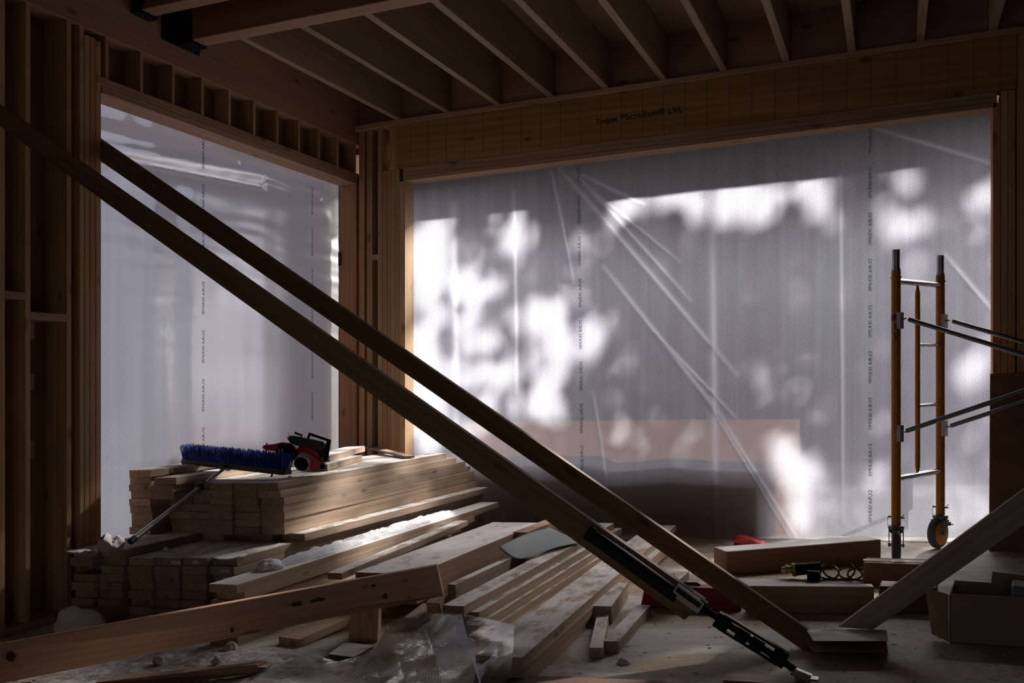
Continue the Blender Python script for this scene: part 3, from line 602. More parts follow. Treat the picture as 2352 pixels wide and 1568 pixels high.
# ------------------------------------------------------------------ timbers and boards across the middle of the floor
tb = board(lift(-1.982, 3.96, 0.20), lift(-1.978, 5.62, 0.20), 0.305, 0.135, M['timber_dust'], 'wide squared timber with a snow dusted top behind the long plank', 'timber', None, 'timber', bev=0.004)
board(lift(-2.30, 3.86, 0.214), lift(-2.40, 5.5, 0.225), 0.07, 0.03, M['lumber_dust'], 'narrow pale board along the left edge of the wide timber')
board(lift(-1.905, 5.2, 0.205), lift(-1.88, 6.0, 0.205), 0.09, 0.11, M['glulam'], 'reddish beam end showing past the far end of the wide timber', 'timber', None, 'timber')
for i, (x, y) in enumerate(((-2.0, 4.25), (-2.0, 5.2))):
    MB().box(x - 0.30, x + 0.02, y, y + 0.09, 0.0, 0.064).bevel(.002).thing('support_block', M['plate_x'], S(x, y, 0), ('low support block under the near end of the wide timber', 'low support block under the far end of the wide timber')[i], 'block', 'blocks under the wide timber')
for i, y in enumerate((3.55, 4.6, 5.6)): pass
# board on edge and narrow pile in front of it
board((-1.7783, 3.9411, 0.1556), (-1.7701, 4.7889, 0.1675), 0.038, 0.089, M['lumber_dust'], 'board standing on edge between the wide timber and the two-by-four pile')
MB().box(-1.83, -1.73, 4.2, 4.28, 0.0, 0.074).thing('support_block', M['plate_x'], S(-1.78, 4.2, 0), 'small block under the board standing on edge', 'block')
rz = (0.150, 0.112, 0.074, 0.036)
for i, (xr, y0, y1, lab) in enumerate(((-1.592, 3.612, 6.0, 'top board of the two-by-four pile, its pale end toward the room'), (-1.555, 3.68, 6.05, 'second board of the two-by-four pile, stepping out to the right'), (-1.535, 3.62, 5.9, 'third board of the two-by-four pile'), (-1.525, 3.60, 5.8, 'bottom board of the two-by-four pile'))):
    board(lift(xr, y0, rz[i]), lift(xr - 0.03, y1, rz[i]), 0.094, 0.037, M['lumber_dust'], lab, 'board', 'boards of the two-by-four pile')
# wide planks
for i, (xr, y0, y1, z, lab) in enumerate(((-1.152, 3.093, 6.22, 0.11, 'wide top plank with bold grain reaching into the room, sunlit near its end'), (-1.148, 3.10, 6.1, 0.0735, 'wide plank directly under the bold grained top plank'), (-1.155, 3.16, 5.9, 0.037, 'lowest wide plank on the floor under the other two'))):
    board(lift(xr, y0, z), lift(xr - 0.125, y1, z), 0.166, 0.0362, M['lumber_dust' if i == 0 else 'lumber'], lab, 'plank', 'wide planks', 'plank')
board((-1.1075, 4.0504, 0.0909), (-1.1638, 4.5502, 0.0957), 0.085, 0.072, M['lumber_dust'], 'short block with a chamfered end wedged against the wide planks', 'block', None, 'wood_block', bev=0.014)
board((-1.1920, 5.0698, 0.1018), (-1.2137, 5.7469, 0.1103), 0.075, 0.05, M['lumber_dust'], 'narrow snow dusted board showing between the two braces')
board((-0.8830, 4.2715, 0.1619), (-0.8760, 4.5607, 0.1661), 0.13, 0.036, M['lumber_dust'], 'wide short board between the braces beside the dark red case')
board((-0.9966, 3.5299, 0.0528), (-1.1388, 4.1365, 0.0560), 0.050, 0.038, M['lumber_dust'], 'left one of two short sticks lying on the floor, snow flecked')
board((-0.9580, 3.6084, 0.0602), (-0.9833, 4.2394, 0.0679), 0.058, 0.043, M['lumber_dust'], 'right one of two short sticks lying on the floor in a V')
board((-1.8139, 3.8567, 0.0882), (-1.8079, 3.9330, 0.1095), 0.07, 0.05, M['lumber'], 'small split offcut tucked under the end of the long plank', 'offcut', None, 'wood_offcut')
board((-1.8850, 3.7908, 0.0348), (-1.9142, 4.0243, 0.0469), 0.06, 0.04, M['lumber'], 'dark offcut in the shadow below the long plank', 'offcut', None, 'wood_offcut')
# long plank on edge in the foreground, on its block
face_plank([Vector((-2.8105, 2.0967, 0.1789)), Vector((-1.8035, 3.8044, 0.2619)), Vector((-1.7695, 3.8010, 0.1340)), Vector((-2.8465, 2.1235, 0.0430))], (-0.012, 0.036, 0), M['glulam'], 'long knotty plank on edge running across the lower left foreground', 'plank', 'plank', bev=0.003)
LP = [o for o in bpy.data.objects if o.get('label', '').startswith('long knotty plank')][0]
lpn = (LP.matrix_basis.to_3x3() @ Vector((0, 0, -1))).normalized(); lpx = (LP.matrix_basis.to_3x3() @ Vector((1, 0, 0))).normalized(); lpy = lpn.cross(lpx)
for c_, ra, rb_, mk in (((-2.6307, 2.3810, 0.1497), .016, .017, 'knot'), ((-2.1237, 3.2371, 0.1835), .022, .013, 'knot'), ((-2.0791, 3.3134, 0.1884), .030, .010, 'knot'), ((-1.9187, 3.5664, 0.1612), .010, .020, 'knot'), ((-2.2478, 3.0050, 0.1270), .006, .010, 'knot'), ((-1.9549, 3.5307, 0.2129), .012, .007, 'knot'), ((-2.0973, 3.2623, 0.1437), .024, .010, 'chip'), ((-1.9697, 3.5038, 0.2081), .007, .014, 'chip'), ((-1.8707, 3.6694, 0.2114), .006, .013, 'chip'), ((-1.8536, 3.6674, 0.1464), .008, .012, 'chip')):
    kb = MB(); rk = random.Random(ra); pts = [Vector(c_) + lpn * 0.0006 + lpx * math.cos(a) * ra * rk.uniform(.75, 1.15) + lpy * math.sin(a) * rb_ * rk.uniform(.75, 1.15) for a in [i * math.tau / 14 for i in range(14)]]
    kb.prism(pts, lpn * -0.004); ko = kb.out('knot' if mk == 'knot' else 'scuff', M['knot'] if mk == 'knot' else M['scuff']); ko.parent = LP; ko.matrix_parent_inverse = LP.matrix_basis.inverted()
MB().hexa([Vector(p) for p in ((-2.0699, 3.5281, -0.0253), (-1.9520, 3.5543, -0.0208), (-1.99, 3.66, -0.022), (-2.11, 3.62, -0.026), Vector((-2.0699, 3.5281, -0.0253)) + Vector((0, .012, .150)), Vector((-1.9520, 3.5543, -0.0208)) + Vector((0, .012, .152)), (-1.99, 3.66, 0.128), (-2.11, 3.62, 0.124))]).bevel(.002).thing('support_block', M['stud'], (-2.0699, 3.5281, -0.0253), 'upright wood block propping the long knotty plank', 'block')
board((-2.2287, 3.4222, -0.0024), (-2.1791, 3.7141, 0.0233), 0.12, 0.03, M['lumber'], 'flat board in the dark under the long knotty plank')
# foreground scraps
face_plank([(-2.6103, 2.7151, -0.0206), (-2.1340, 2.9961, 0.0151), (-2.1345, 2.9969, -0.0149), (-2.5670, 2.6701, -0.0547)], (0, 0.06, 0), M['ply_dark'], 'dark strip of wood lying along the bottom left edge', 'board')
MB().hexa([Vector(p) for p in ((-2.2700, 3.1241, -0.0379), (-2.1842, 3.1264, -0.0349), (-2.1971, 3.1897, -0.0345), (-2.2925, 3.2047, -0.0376), (-2.1792, 2.9992, 0.0036), (-2.0968, 3.0014, 0.0065), (-2.1092, 3.0621, 0.0069), (-2.2008, 3.0765, 0.0039))]).bevel(.002).thing('wood_block', M['lumber'], (-2.2700, 3.1241, -0.0379), 'small wood cube behind the dark strip at bottom left', 'block')
MB().hexa([Vector(p) for p in ((-2.0541, 3.3488, -0.0272), (-1.9320, 3.3321, -0.0231), (-1.9352, 3.5093, -0.0208), (-2.0916, 3.5304, -0.0261), (-2.0007, 3.2618, -0.0005), (-1.8818, 3.2454, 0.0035), (-1.8848, 3.4181, 0.0057), (-2.0372, 3.4386, 0.0006))]).bevel(.002).thing('wood_block', M['lumber_dust'], (-2.0541, 3.3488, -0.0272), 'flat scrap block with snow on it in front of the propping block', 'block')
face_plank([Vector((-1.3294, 3.1121, 0.0353)), Vector((-0.1903, 3.2384, 0.0774)), Vector((-0.1860, 3.1667, 0.0766)), Vector((-1.2740, 2.9537, 0.0351))], (0, 0, -0.038), M['ply_dark'], 'brown plank along the bottom edge in the right half', 'plank', 'plank')
face_plank([(-0.5217, 3.4028, 0.0479), (-0.2510, 3.3899, 0.0573), (-0.2446, 3.3031, 0.0563), (-0.5221, 3.2943, 0.0464)], (0, 0, -0.019), M['lumber'], 'thin plank under the foot of the black turnbuckle', 'plank', 'plank')
# squared timbers on the right
def timber(p0, p1, back, h, label, mat, z=0.0):
    a, b_ = Vector(p0), Vector(p1); d = (b_ - a); ex = d.normalized(); n_ = Vector((-ex.y, ex.x, 0)).normalized() * back; up = Vector((0, 0, h))
    return face_plank([a + up, b_ + up, b_ + up + n_, a + up + n_], -up, mat, label, 'timber', 'timber', bev=0.004)
timber((-0.8037, 5.1840, 0.0421), (-0.0568, 5.6827, 0.0754), 0.155, 0.125, 'long squared timber with a snow dusted top in front of the back sheet', M['timber_dust'])
timber((-0.5884, 4.3595, 0.0385), (-0.0717, 4.4310, 0.0578), 0.07, 0.118, 'shorter dark timber lying on the floor behind the wood brace foot', M['timber_dust'])
# base block of the braces
for i in range(2):
    MB().hexa([Vector(p) + Vector((0, 0, i * 0.0385)) for p in ((-0.2713, 3.7871, 0.0420), (-0.0148, 3.8454, 0.0519), (-0.0216, 4.0155, 0.0540), (-0.3129, 3.9647, 0.0429), (-0.2611, 3.6451, 0.0779), (-0.0142, 3.7012, 0.0874), (-0.0208, 3.8649, 0.0894), (-0.3012, 3.8160, 0.0788))]).bevel(.002).thing('wood_block', M['lumber_dust' if i else 'lumber'], Vector((-0.2713, 3.7871, 0.0420)) + Vector((0, 0, i * 0.0385)),
        ('lower block of the pair nailed to the floor at the brace feet', 'upper block of the pair at the brace feet, carrying the right hand prop')[i], 'block', 'brace foot blocks')
# ------------------------------------------------------------------ diagonal braces
face_plank([(-3.7056, 3.8400, 2.2721), (-0.2111, 3.8000, 0.0684), (-0.1929, 3.8000, 0.0510), (-0.3123, 3.8000, 0.0430), (-3.7056, 3.8400, 2.1663)], (0, 0.036, 0), wood('brace_wood', (0.17, 0.095, 0.048), (0.29, 0.17, 0.09)), 'upper of two long diagonal braces, its cut foot beside the floor blocks', 'brace', 'wood_brace')
TB = face_plank([(-3.6371, 3.1900, 2.2555), (-0.5937, 3.3600, 0.2918), (-0.6617, 3.3600, 0.2185), (-3.6371, 3.1900, 2.1689)], (0, 0.036, 0), wood('brace_wood_pale', (0.20, 0.115, 0.06), (0.33, 0.20, 0.115)), 'lower of two long diagonal braces, with the black turnbuckle on its end', 'brace', 'wood_brace')
face_plank([(-0.1903, 3.8700, 0.1215), (0.5201, 3.8700, 0.7334), (0.5201, 3.8700, 0.6069), (-0.0656, 3.8700, 0.1225)], (0, 0.036, 0), M['lumber'], 'short diagonal prop rising from the floor blocks to the right', 'brace', 'wood_brace')
TN = empty('turnbuckle_brace', (-0.2795, 3.3679, 0.0660), 'black adjustable turnbuckle brace screwed to the lower wood brace, hooked to the floor', 'turnbuckle')
a = Vector((-0.9922, 3.3300, 0.5051)); e = Vector((-0.6293, 3.3300, 0.2716)); g = Vector((-0.2211, 3.3100, 0.0764)); ax = (e - a).normalized()
up_ = Vector((0, -1, 0)); sd_ = ax.cross(up_).normalized()
MB().tube(a, a + (e - a) * 0.86, 0.026, n=20).tube(a - ax * .004, a + ax * 0.02, 0.029, n=20).out('sleeve', M['blacktape'], TN, True)
s0 = Vector((-0.6859, 3.3180, 0.3313)); s1 = Vector((-0.5950, 3.3180, 0.2738))
MB().obox((s0 + s1) / 2, ax, sd_, up_, (s1 - s0).length / 2, 0.021, 0.012).out('sticker_sleeve', M['label'], TN)
MB().obox((s0 + s1) / 2 + sd_ * -0.006, ax, sd_, up_, (s1 - s0).length / 2 - .006, 0.009, 0.0128).out('sticker_panel', M['ink'], TN)
q0, q1, q2, q3, q4 = (Vector(p) for p in ((-0.6001, 3.3300, 0.2768), (-0.5277, 3.3300, 0.2303), (-0.3443, 3.3250, 0.1332), (-0.2946, 3.3200, 0.0970), (-0.2754, 3.3180, 0.0854)))
dx_ = (q2 - q1).normalized(); sx = dx_.cross(up_).normalized()
bb = MB(); bb.tube(q0, q3, 0.0105, n=14)
L = (q3 - q0).length; prof = []
for k in range(46): bb.lathe(q0 + (q3 - q0) * ((k + .5) / 46), dx_, [(-0.003, .0105), (0, .0135), (0.003, .0105)], 12)
bb.out('threaded_rod', M['black'], TN)
fr = MB()
for s_ in (-1, 1): fr.obox((q1 + q2) / 2 + sx * 0.024 * s_, dx_, sx, up_, (q2 - q1).length / 2 + 0.004, 0.0045, 0.011)
for q in (q1, q2): fr.obox(q, dx_, sx, up_, 0.024, 0.026, 0.015)
fr.obox(q1 + (q2 - q1) * 0.36, dx_, sx, up_, 0.022, 0.014, 0.014); fr.obox(q1 + (q2 - q1) * 0.62, dx_, sx, up_, 0.022, 0.014, 0.014)
fr.out('turnbuckle_body', M['black'], TN)
hk = MB(); hk.obox(q4, (g - q3).normalized(), sx, up_, 0.03, 0.012, 0.012); f0 = Vector((-0.2984, 3.3634, 0.0652)); f1 = Vector((-0.2245, 3.3622, 0.0619))
hk.obox((f0 + f1) / 2, (f1 - f0).normalized(), Vector((0, 1, 0)), U_, (f1 - f0).length / 2, 0.02, 0.004)
hk.out('foot_plate', M['chrome'], TN)
bl = MB()
for q in (q0, ): bl.obox(q, ax, sd_, up_, 0.012, 0.024, 0.018)
bl.out('end_collar', M['black'], TN)

# ------------------------------------------------------------------ push broom lying bristles up on the upper stack
bL, bR = Vector((-3.6210, 4.4229, 0.5968)), Vector((-2.8650, 4.2883, 0.5688)); bx = (bR - bL).normalized(); by = Vector((-bx.y, bx.x, 0)).normalized(); bz = bx.cross(by).normalized()
Lb = (bR - bL).length
BR = empty('push_broom', (bL + bR) / 2, 'push broom with blue bristles turned up, lying across the upper lumber stack', 'broom')
mb = MB(); prof = [(-0.03, 0.004), (-0.033, 0.022), (-0.02, 0.036), (0.02, 0.036), (0.033, 0.022), (0.03, 0.004)]
pr = []
for e_ in (0.0, 0.012, Lb - 0.012, Lb):
    k = 0.8 if e_ in (0.0, Lb) else 1.0; pr.append([mb.bm.verts.new(bL + bx * e_ + by * y * k + bz * (0.02 + (z - 0.02) * k)) for y, z in prof])
for A, B in zip(pr, pr[1:]):
    for j in range(6): mb.bm.faces.new((A[j], A[(j + 1) % 6], B[(j + 1) % 6], B[j]))
mb.bm.faces.new(pr[0][::-1]); mb.bm.faces.new(pr[-1]); mb.out('head_block', M['charcoal'], BR)
rg = random.Random(8); br = MB()
for i in range(74):
    for j in range(6):
        t = (i + 0.5) / 74; base = bL + bx * (0.012 + t * (Lb - 0.02)) + by * (-0.026 + j * 0.0104) + bz * 0.034
        for k in range(3):
            tip = base + bz * rg.uniform(0.064, 0.082) + by * (rg.uniform(-0.012, 0.012) + (j - 2.5) * 0.005) + bx * (rg.uniform(-0.008, 0.008) + (t - 0.5) * 0.02)
            br.tube(base + bx * rg.uniform(-.002, .002) + by * rg.uniform(-.002, .002), tip, 0.0022, 0.0011, 4)
o = br.out('bristles', M['blue'], BR); o['kind'] = 'stuff'
for t in (0.10, 0.86):
    p = bL + bx * Lb * t; MB().tube(p + bz * 0.006, p - bz * 0.014 - by * 0.01, 0.005, n=8).out('block_peg', M['black'], BR)
hc = bL + bx * Lb * 0.47; he = Vector((-3.2806, 3.6339, 0.3051)); hs = hc - by * 0.036 + bz * 0.012
MB().tube(hs + by * 0.02, hs - by * 0.03, 0.019, 0.016).out('handle_socket', M['charcoal'], BR, True)
hd = (he - hs).normalized(); hm = hs + (he - hs) * 0.27
MB().tube(hs, hm, 0.0105).tube(hm, he, 0.0135).out('handle', M['aluminium'], BR, True)
cl = MB()
for k in range(7): cl.tube(hm + hd * (-0.018 + k * 0.008), hm + hd * (-0.013 + k * 0.008), 0.019 if k % 2 == 0 else 0.0172)
cl.out('twist_collar', M['charcoal'], BR, True)
MB().tube(he - hd * 0.03, he + hd * 0.004, 0.0150).out('end_cap', M['black'], BR, True)

# ------------------------------------------------------------------ circular saw lying on the upper stack
sO = Vector((-2.8657, 4.4003, 0.5553)); k_ = (sO.dot(F_)) / 2275.0
SW = empty('circular_saw', sO, 'red and black circular saw lying on the upper lumber stack beside the broom', 'power saw')
def q(u, v, d=0.0): return sO + R_ * (u - 690) * k_ + U_ * (1094 - v) * k_ + F_ * d
vw = (F_ * -0.80 + R_ * -0.24 + U_ * -0.42).normalized()             # motor axis, toward the room
mc = q(700, 1052, 0.055)
MB().lathe(mc, vw, [(-0.02, 0.040), (0.0, 0.044), (0.052, 0.042), (0.062, 0.039)], 28).out('motor_housing', M['silver'], SW, True)
MB().lathe(mc + vw * 0.062, vw, [(0, 0.039), (0.014, 0.037), (0.018, 0.030), (0.012, 0.006)], 28).out('motor_cap', M['black'], SW, True)
mt = MB()
for a in range(6): mt.obox(mc + vw * 0.0780 + (R_ * math.cos(a * math.pi / 3) + U_ * math.sin(a * math.pi / 3)) * 0.02, R_, U_, vw, 0.004, 0.004, 0.001)
mt.out('cap_vent', M['reddark'], SW)
MB().lathe(mc - vw * 0.03, vw, [(-0.012, 0.058), (0.0, 0.066), (0.030, 0.066), (0.036, 0.058)], 30).out('motor_collar', M['black'], SW, True)
MB().lathe(mc - vw * 0.012, vw, [(0.0, 0.060), (0.006, 0.072), (0.026, 0.072), (0.032, 0.064)], 30).out('red_shroud', M['red'], SW, True)
MB().prism([q(712, 1040, .0), q(734, 1060, -.0), q(742, 1064, .0), q(738, 1080, .0), q(712, 1078, .0), q(706, 1060, .0)], F_ * 0.055).bevel(.003).out('gear_housing', M['red'], SW)
MB().prism([q(738, 1062, -.004), q(748, 1068, -.004), q(748, 1074, -.004), q(740, 1079, -.004), q(734, 1074, -.004)], F_ * 0.05).bevel(.003).out('guard_lever', M['black'], SW)
MB().prism([q(630, 1040, .02), q(636, 1020, .02), q(668, 1022, .02), q(682, 1040, .02), q(668, 1060, .02), q(632, 1056, .02)], F_ * 0.08).bevel(.005).out('battery_pack', M['black'], SW)
mt = MB(); mt.prism([q(636, 1042, .0185), q(638, 1031, .0185), q(641, 1031, .0185), q(639, 1042, .0185)], F_ * 0.001); mt.prism([q(643, 1042, .0185), q(645, 1031, .0185), q(648, 1031, .0185), q(646, 1042, .0185)], F_ * 0.001)
mt.out('battery_marking', M['label'], SW)
MB().prism([q(597, 1028, .03), q(602, 1022, .03), q(626, 1023, .03), q(640, 1016, .03), q(662, 1018, .03), q(672, 1024, .03), q(640, 1026, .03), q(630, 1038, .03), q(604, 1034, .03)], F_ * 0.035).bevel(.006).out('rear_handle', M['red'], SW)
MB().tube(q(607, 1037, .045), q(608, 1018, .045), 0.004).out('handle_screw', M['black'], SW)
MB().prism([q(656, 1006, .02), q(664, 1000, .02), q(700, 1006, .02), q(742, 1016, .02), q(744, 1030, .02), q(718, 1034, .02), q(690, 1028, .02), q(664, 1018, .02)], F_ * 0.06).bevel(.006).out('upper_guard', M['charcoal'], SW)
MB().path([q(672, 994, .05), q(676, 996, .05), q(688, 1000, .05), q(687, 1008, .05)], 0.006, 8).out('depth_lever', M['black'], SW, True)
MB().path([q(657, 994, .05), q(658, 1000, .05), q(663, 1001, .05)], 0.002, 6).path([q(650, 1004, .05), q(664, 1005, .05)], 0.0015, 6).out('rip_guide_pin', M['steel'], SW, True)
bp_ = [q(698, 1010, .05), q(705, 994, .05), q(756, 1011, .05), q(748, 1060, .05), q(738, 1062, .05), q(742, 1030, .05), q(746, 1014, .05), q(708, 1001, .05), q(703, 1011, .05)]
MB().prism(bp_, F_ * 0.012).out('base_plate', M['black'], SW)
MB().prism([q(716, 1022, .055), q(746, 1022, .055), q(744, 1056, .055), q(724, 1048, .055), q(712, 1036, .055)], F_ * 0.03).bevel(.003).out('blade_guard', M['charcoal'], SW)
MB().lathe(q(712, 1050, .075), vw, [(0, 0.075), (0.002, 0.075)], 36).out('saw_blade', M['steel'], SW)

# ------------------------------------------------------------------ scaffold end frames and their cross braces
def ring_rod(b, p0, p1, r): b.tube(p0, p1, r, n=14)
def scaffold(o, e, label, lettering):
    o = Vector(o); e = Vector(e).normalized(); W = 0.515; e3 = (e + U_ * 0).normalized(); P = [o, o + e * W]; P[1].z = slab(P[1].x, P[1].y); n_ = Vector((e.y, -e.x, 0))
    T = empty('scaffold_frame', o, label, 'scaffold', 'scaffold end frames')
    up = lambda p, h: Vector((p.x, p.y, p.z + h))
    for p in P:
        post = MB().tube(up(p, 0.19), up(p, 1.57), 0.0245).out('post', M['yellow'], T, True)
        MB().tube(up(p, 1.50), up(p, 1.685), 0.0200).tube(up(p, 1.572), up(p, 1.582), 0.0235).out('coupling_pin', M['steel'], T, True)
        m_ = MB(); m_.tube(up(p, 1.535) - n_ * .03, up(p, 1.535) + n_ * .03, 0.004, n=8); m_.out('pin_bolt', M['black'], T)
        for h in (1.30, 0.69):
            m_ = MB(); m_.obox(up(p, h) + n_ * 0.020, n_, e, U_, 0.014, 0.020, 0.045); m_.tube(up(p, h + .01) + n_ * 0.02, up(p, h + .01) + n_ * 0.055, 0.006, n=8); m_.out('brace_lock', M['steel'], T)
        c_ = MB(); c_.tube(up(p, 0.235) - n_ * .045, up(p, 0.235) + n_ * .045, 0.004, n=8)
        c_.path([up(p, 0.235) - n_ * .045, up(p, 0.19) - n_ * .05, up(p, 0.19) - n_ * .02], 0.0016, 6); c_.path([up(p, .235) + n_ * .03, up(p, .255) + n_ * .045], .002, 6); c_.out('lock_pin', M['black'], T, True)
    if lettering:
        vd = (Vector((0, 0, 0)) - Vector((o.x, o.y, 0))).normalized(); sdv = Vector((-vd.y, vd.x, 0))
        text('Bil\u00b7Jax', 0.040, (0, 0, -1), sdv, up(o, 1.285) + vd * 0.0248 - sdv * 0.008, M['ink'], T, 'maker_lettering')
        MB().tube(up(o, 1.30), up(o, 1.335), 0.0249).out('red_band', M['reddark'], T, True)
    for h in (1.515, 0.445): MB().tube(up(P[0], h) + e * .02, up(P[1], h) - e * .02, 0.0165).out('rung', M['yellow' if False else 'steel'], T, True)
    q_ = P[0].lerp(P[1], 0.47); MB().tube(up(q_, 0.49), up(q_, 1.46), 0.0135).tube(up(q_, 1.46), up(q_, 1.50), 0.0135, 0.006).tube(up(q_, 0.49), up(q_, 0.455), 0.0135, 0.006).out('middle_post', M['yellow'], T, True)
    for h in (1.17, 0.83): MB().tube(up(q_, h) + e * .012, up(P[1], h) - e * .02, 0.0105).out('small_rung', M['steel'], T, True)
    for i, p in enumerate(P):
        ax_ = (R_ * 0.93 - F_ * 0.33).normalized() if i == 0 else (-F_ * 0.80 + R_ * 0.60).normalized()
        bk = (Vector((ax_.y, -ax_.x, 0)) * (1 if i else 1)).normalized()
        if bk.dot(R_ if i else F_) > 0: bk = -bk
        wc = up(p, 0.089) + bk * 0.028
        CA = MB(); CA.lathe(up(p, 0.150), U_, [(0, 0.030), (0.02, 0.040), (0.034, 0.043), (0.040, 0.040)], 24)
        for s_ in (-1, 1): CA.prism([up(p, 0.165) + ax_ * 0.034 * s_ + bk * -0.03, up(p, 0.165) + ax_ * 0.034 * s_ + bk * 0.035, wc + ax_ * 0.034 * s_ + bk * 0.016 - U_ * .012, wc + ax_ * 0.034 * s_ - bk * 0.016 - U_ * .012], ax_ * 0.004 * s_)
        CA = CA.out('caster', M['casting'], T, False)
        MB().lathe(wc - ax_ * 0.022, ax_, [(0, 0.070), (0.004, 0.082), (0.014, 0.088), (0.030, 0.088), (0.040, 0.082), (0.044, 0.070)], 36).out('tyre', M['rubber'], CA, True)
        MB().lathe(wc - ax_ * 0.024, ax_, [(0, 0.020), (0.001, 0.066), (0.047, 0.066), (0.048, 0.020)], 30).out('wheel_disc', M['yellow'], CA, True)
        MB().tube(wc - ax_ * 0.042, wc + ax_ * 0.042, 0.009, n=10).out('axle', M['steel'], CA, True)
        pd = MB(); pd.obox(up(p, 0.135) - bk * 0.055, bk, ax_, U_, 0.028, 0.018, 0.010); pd.obox(up(p, 0.128) - bk * 0.085, bk, ax_, U_, 0.035, 0.012, 0.003); pd.out('brake_pedal', M['charcoal'], CA)
    return T, P, n_
e_ = (0.466, 0.885, 0); f1 = (0.018, 5.761, 0.079)
SF, SP, sn_ = scaffold(f1, e_, 'amber scaffold end frame on casters standing before the back sheet', True)
f2 = S(0.018 + 0.885 * 1.62, 5.761 - 0.466 * 1.62, 0)
SF2, SP2, _ = scaffold(f2, e_, 'second amber scaffold end frame, standing outside the picture at right', False)
for i, (pa, pb) in enumerate(zip(SP, SP2)):
    off = sn_ * 0.05
    for j, (h0, h1) in enumerate(((1.31, 0.74), (0.70, 1.20))):
        A = pa + U_ * h0 + off + Vector((e_[0], e_[1], 0)) * (0.008 - 0.022 * j); B = pb + U_ * h1 - off + Vector((e_[0], e_[1], 0)) * (0.008 - 0.022 * j); d = (B - A).normalized()
        if True:
            m_ = MB(); m_.tube(A + d * 0.02, B - d * 0.02, 0.0125); m_.obox(A + d * 0.03, d, Vector((e_[0], e_[1], 0)), sn_, 0.04, 0.012, 0.003); m_.obox(B - d * 0.03, d, Vector((e_[0], e_[1], 0)), sn_, 0.04, 0.012, 0.003)
            m_.thing('cross_brace', M['brace_grey'], A, ('front scaffold brace running down to the right from the upper lock', 'front scaffold brace running up to the right from the lower lock', 'rear scaffold brace running down to the right from the upper lock', 'rear scaffold brace running up to the right from the lower lock')[i * 2 + j], 'scaffold brace', 'scaffold cross braces', True)

# ------------------------------------------------------------------ right hand side things
face_plank([(0.5059, 6.1436, 0.1017), Vector((0.5059, 6.1436, 0.1017)) + Vector((0.012, 0.075, 0.995)), Vector((0.5059, 6.1436, 0.1017)) + Vector((0.93, 0.10, 1.03)), Vector((0.5059, 6.1436, 0.1017)) + Vector((0.92, 0.02, 0.03))], (0, 0.02, 0), M['ply_dark'], 'dark plywood sheet leaning on the wall at the right edge', 'plywood sheet', 'plywood_sheet')
def carton(c, ex, ey, w_, d_, h_, mat, label, tape=True, flute=0.0):
    c = Vector(c); ex = Vector(ex).normalized(); ey = Vector(ey).normalized(); T = empty('cardboard_box', c, label, 'box')
    MB().hexa([c, c + ex * w_, c + ex * w_ + ey * d_, c + ey * d_, c + U_ * h_ + ex * .006, c + U_ * h_ + ex * w_, c + U_ * h_ + ex * w_ + ey * d_, c + U_ * h_ + ey * d_ + ex * .004]).bevel(.006).out('box_body', mat, T)
    if tape: MB().obox(c + ex * w_ * 0.5 + ey * d_ * 0.5 + U_ * (h_ + 0.0012), ex, ey, U_, w_ * 0.5, 0.024, 0.0009).out('packing_tape', M['steel' if False else 'label'], T)
    return T
ex_ = Vector((0.97, -0.05, KX)).normalized(); ey_ = Vector((0.05, 0.99, KY)).normalized()
cb = carton((-0.1374, 5.0720, 0.0642), ex_, ey_, 0.30, 0.16, 0.105, M['card'], 'small taped cardboard box lying in front of the scaffold foot')
tp = MB(); tp.obox(Vector((-0.1374, 5.0720, 0.0642)) + ex_ * .16 + ey_ * 0.06 + U_ * 0.1075, ex_, ey_, U_, 0.03, 0.02, 0.001); tp.out('shiny_wrap', M['chrome'], cb)
cb2 = carton((-0.0589, 4.4996, 0.0592), ex_, ey_, 0.235, 0.13, 0.108, M['card_dark'], 'dark reddish box behind the right hand prop', False)
MB().obox(Vector((-0.0589, 4.4996, 0.0592)) + ex_ * .10 + U_ * 0.085 - ey_ * .0008, ex_, ey_, U_, 0.07, 0.0008, 0.014).out('dark_label', M['ink'], cb2)
c0, c1 = Vector((0.1966, 4.0245, 0.0618)), Vector((0.5378, 4.0011, 0.0736)); bk_ = Vector((0.03, 0.235, KY * 0.235)); t_ = 0.005
OB = empty('cardboard_box', c0, 'open cardboard box with packaging inside at the bottom right', 'box')
ht = Vector((0.0, 0, 0.182)); exb = (c1 - c0).normalized(); pn_ = Vector((-exb.y, exb.x, 0))
MB().prism([c0, c1, c1 + ht, c0 + ht], pn_ * t_).out('front_panel', M['card'], OB)
MB().prism([c0 + bk_, c1 + bk_, c1 + bk_ + ht, c0 + bk_ + ht * 1.04], pn_ * t_).out('back_panel', M['card'], OB)
MB().prism([c0, c0 + bk_, c0 + bk_ + ht * 1.02, c0 + ht], exb * t_).out('side_panel', M['card'], OB)
MB().prism([c0 + exb * t_, c1, c1 + bk_, c0 + bk_ + exb * t_], U_ * t_).out('box_bottom', M['card'], OB)
MB().prism([c0 + Vector((-.001, 0, 0.004)), c0 + Vector((-.002, .0, 0.180)), c0 + Vector((-.082, .018, 0.196)), c0 + Vector((-.058, .050, .016))], pn_ * t_).out('side_flap', M['card'], OB)
MB().prism([c0 + bk_ + exb * .13 + ht, c0 + bk_ + exb * .26 + ht, c0 + bk_ + exb * .265 + ht * 1.2, c0 + bk_ + exb * .135 + ht * 1.26], pn_ * t_).out('back_flap', M['card'], OB)
pk = c0 + exb * 0.29 + bk_ * 0.45 + Vector((0, 0, 0.006))
PKG = MB(); PKG.obox(pk + Vector((0.0, 0, 0.10)), (exb + U_ * -0.12).normalized(), (bk_).normalized(), U_, 0.085, 0.07, 0.10); PKG.bevel(.008)
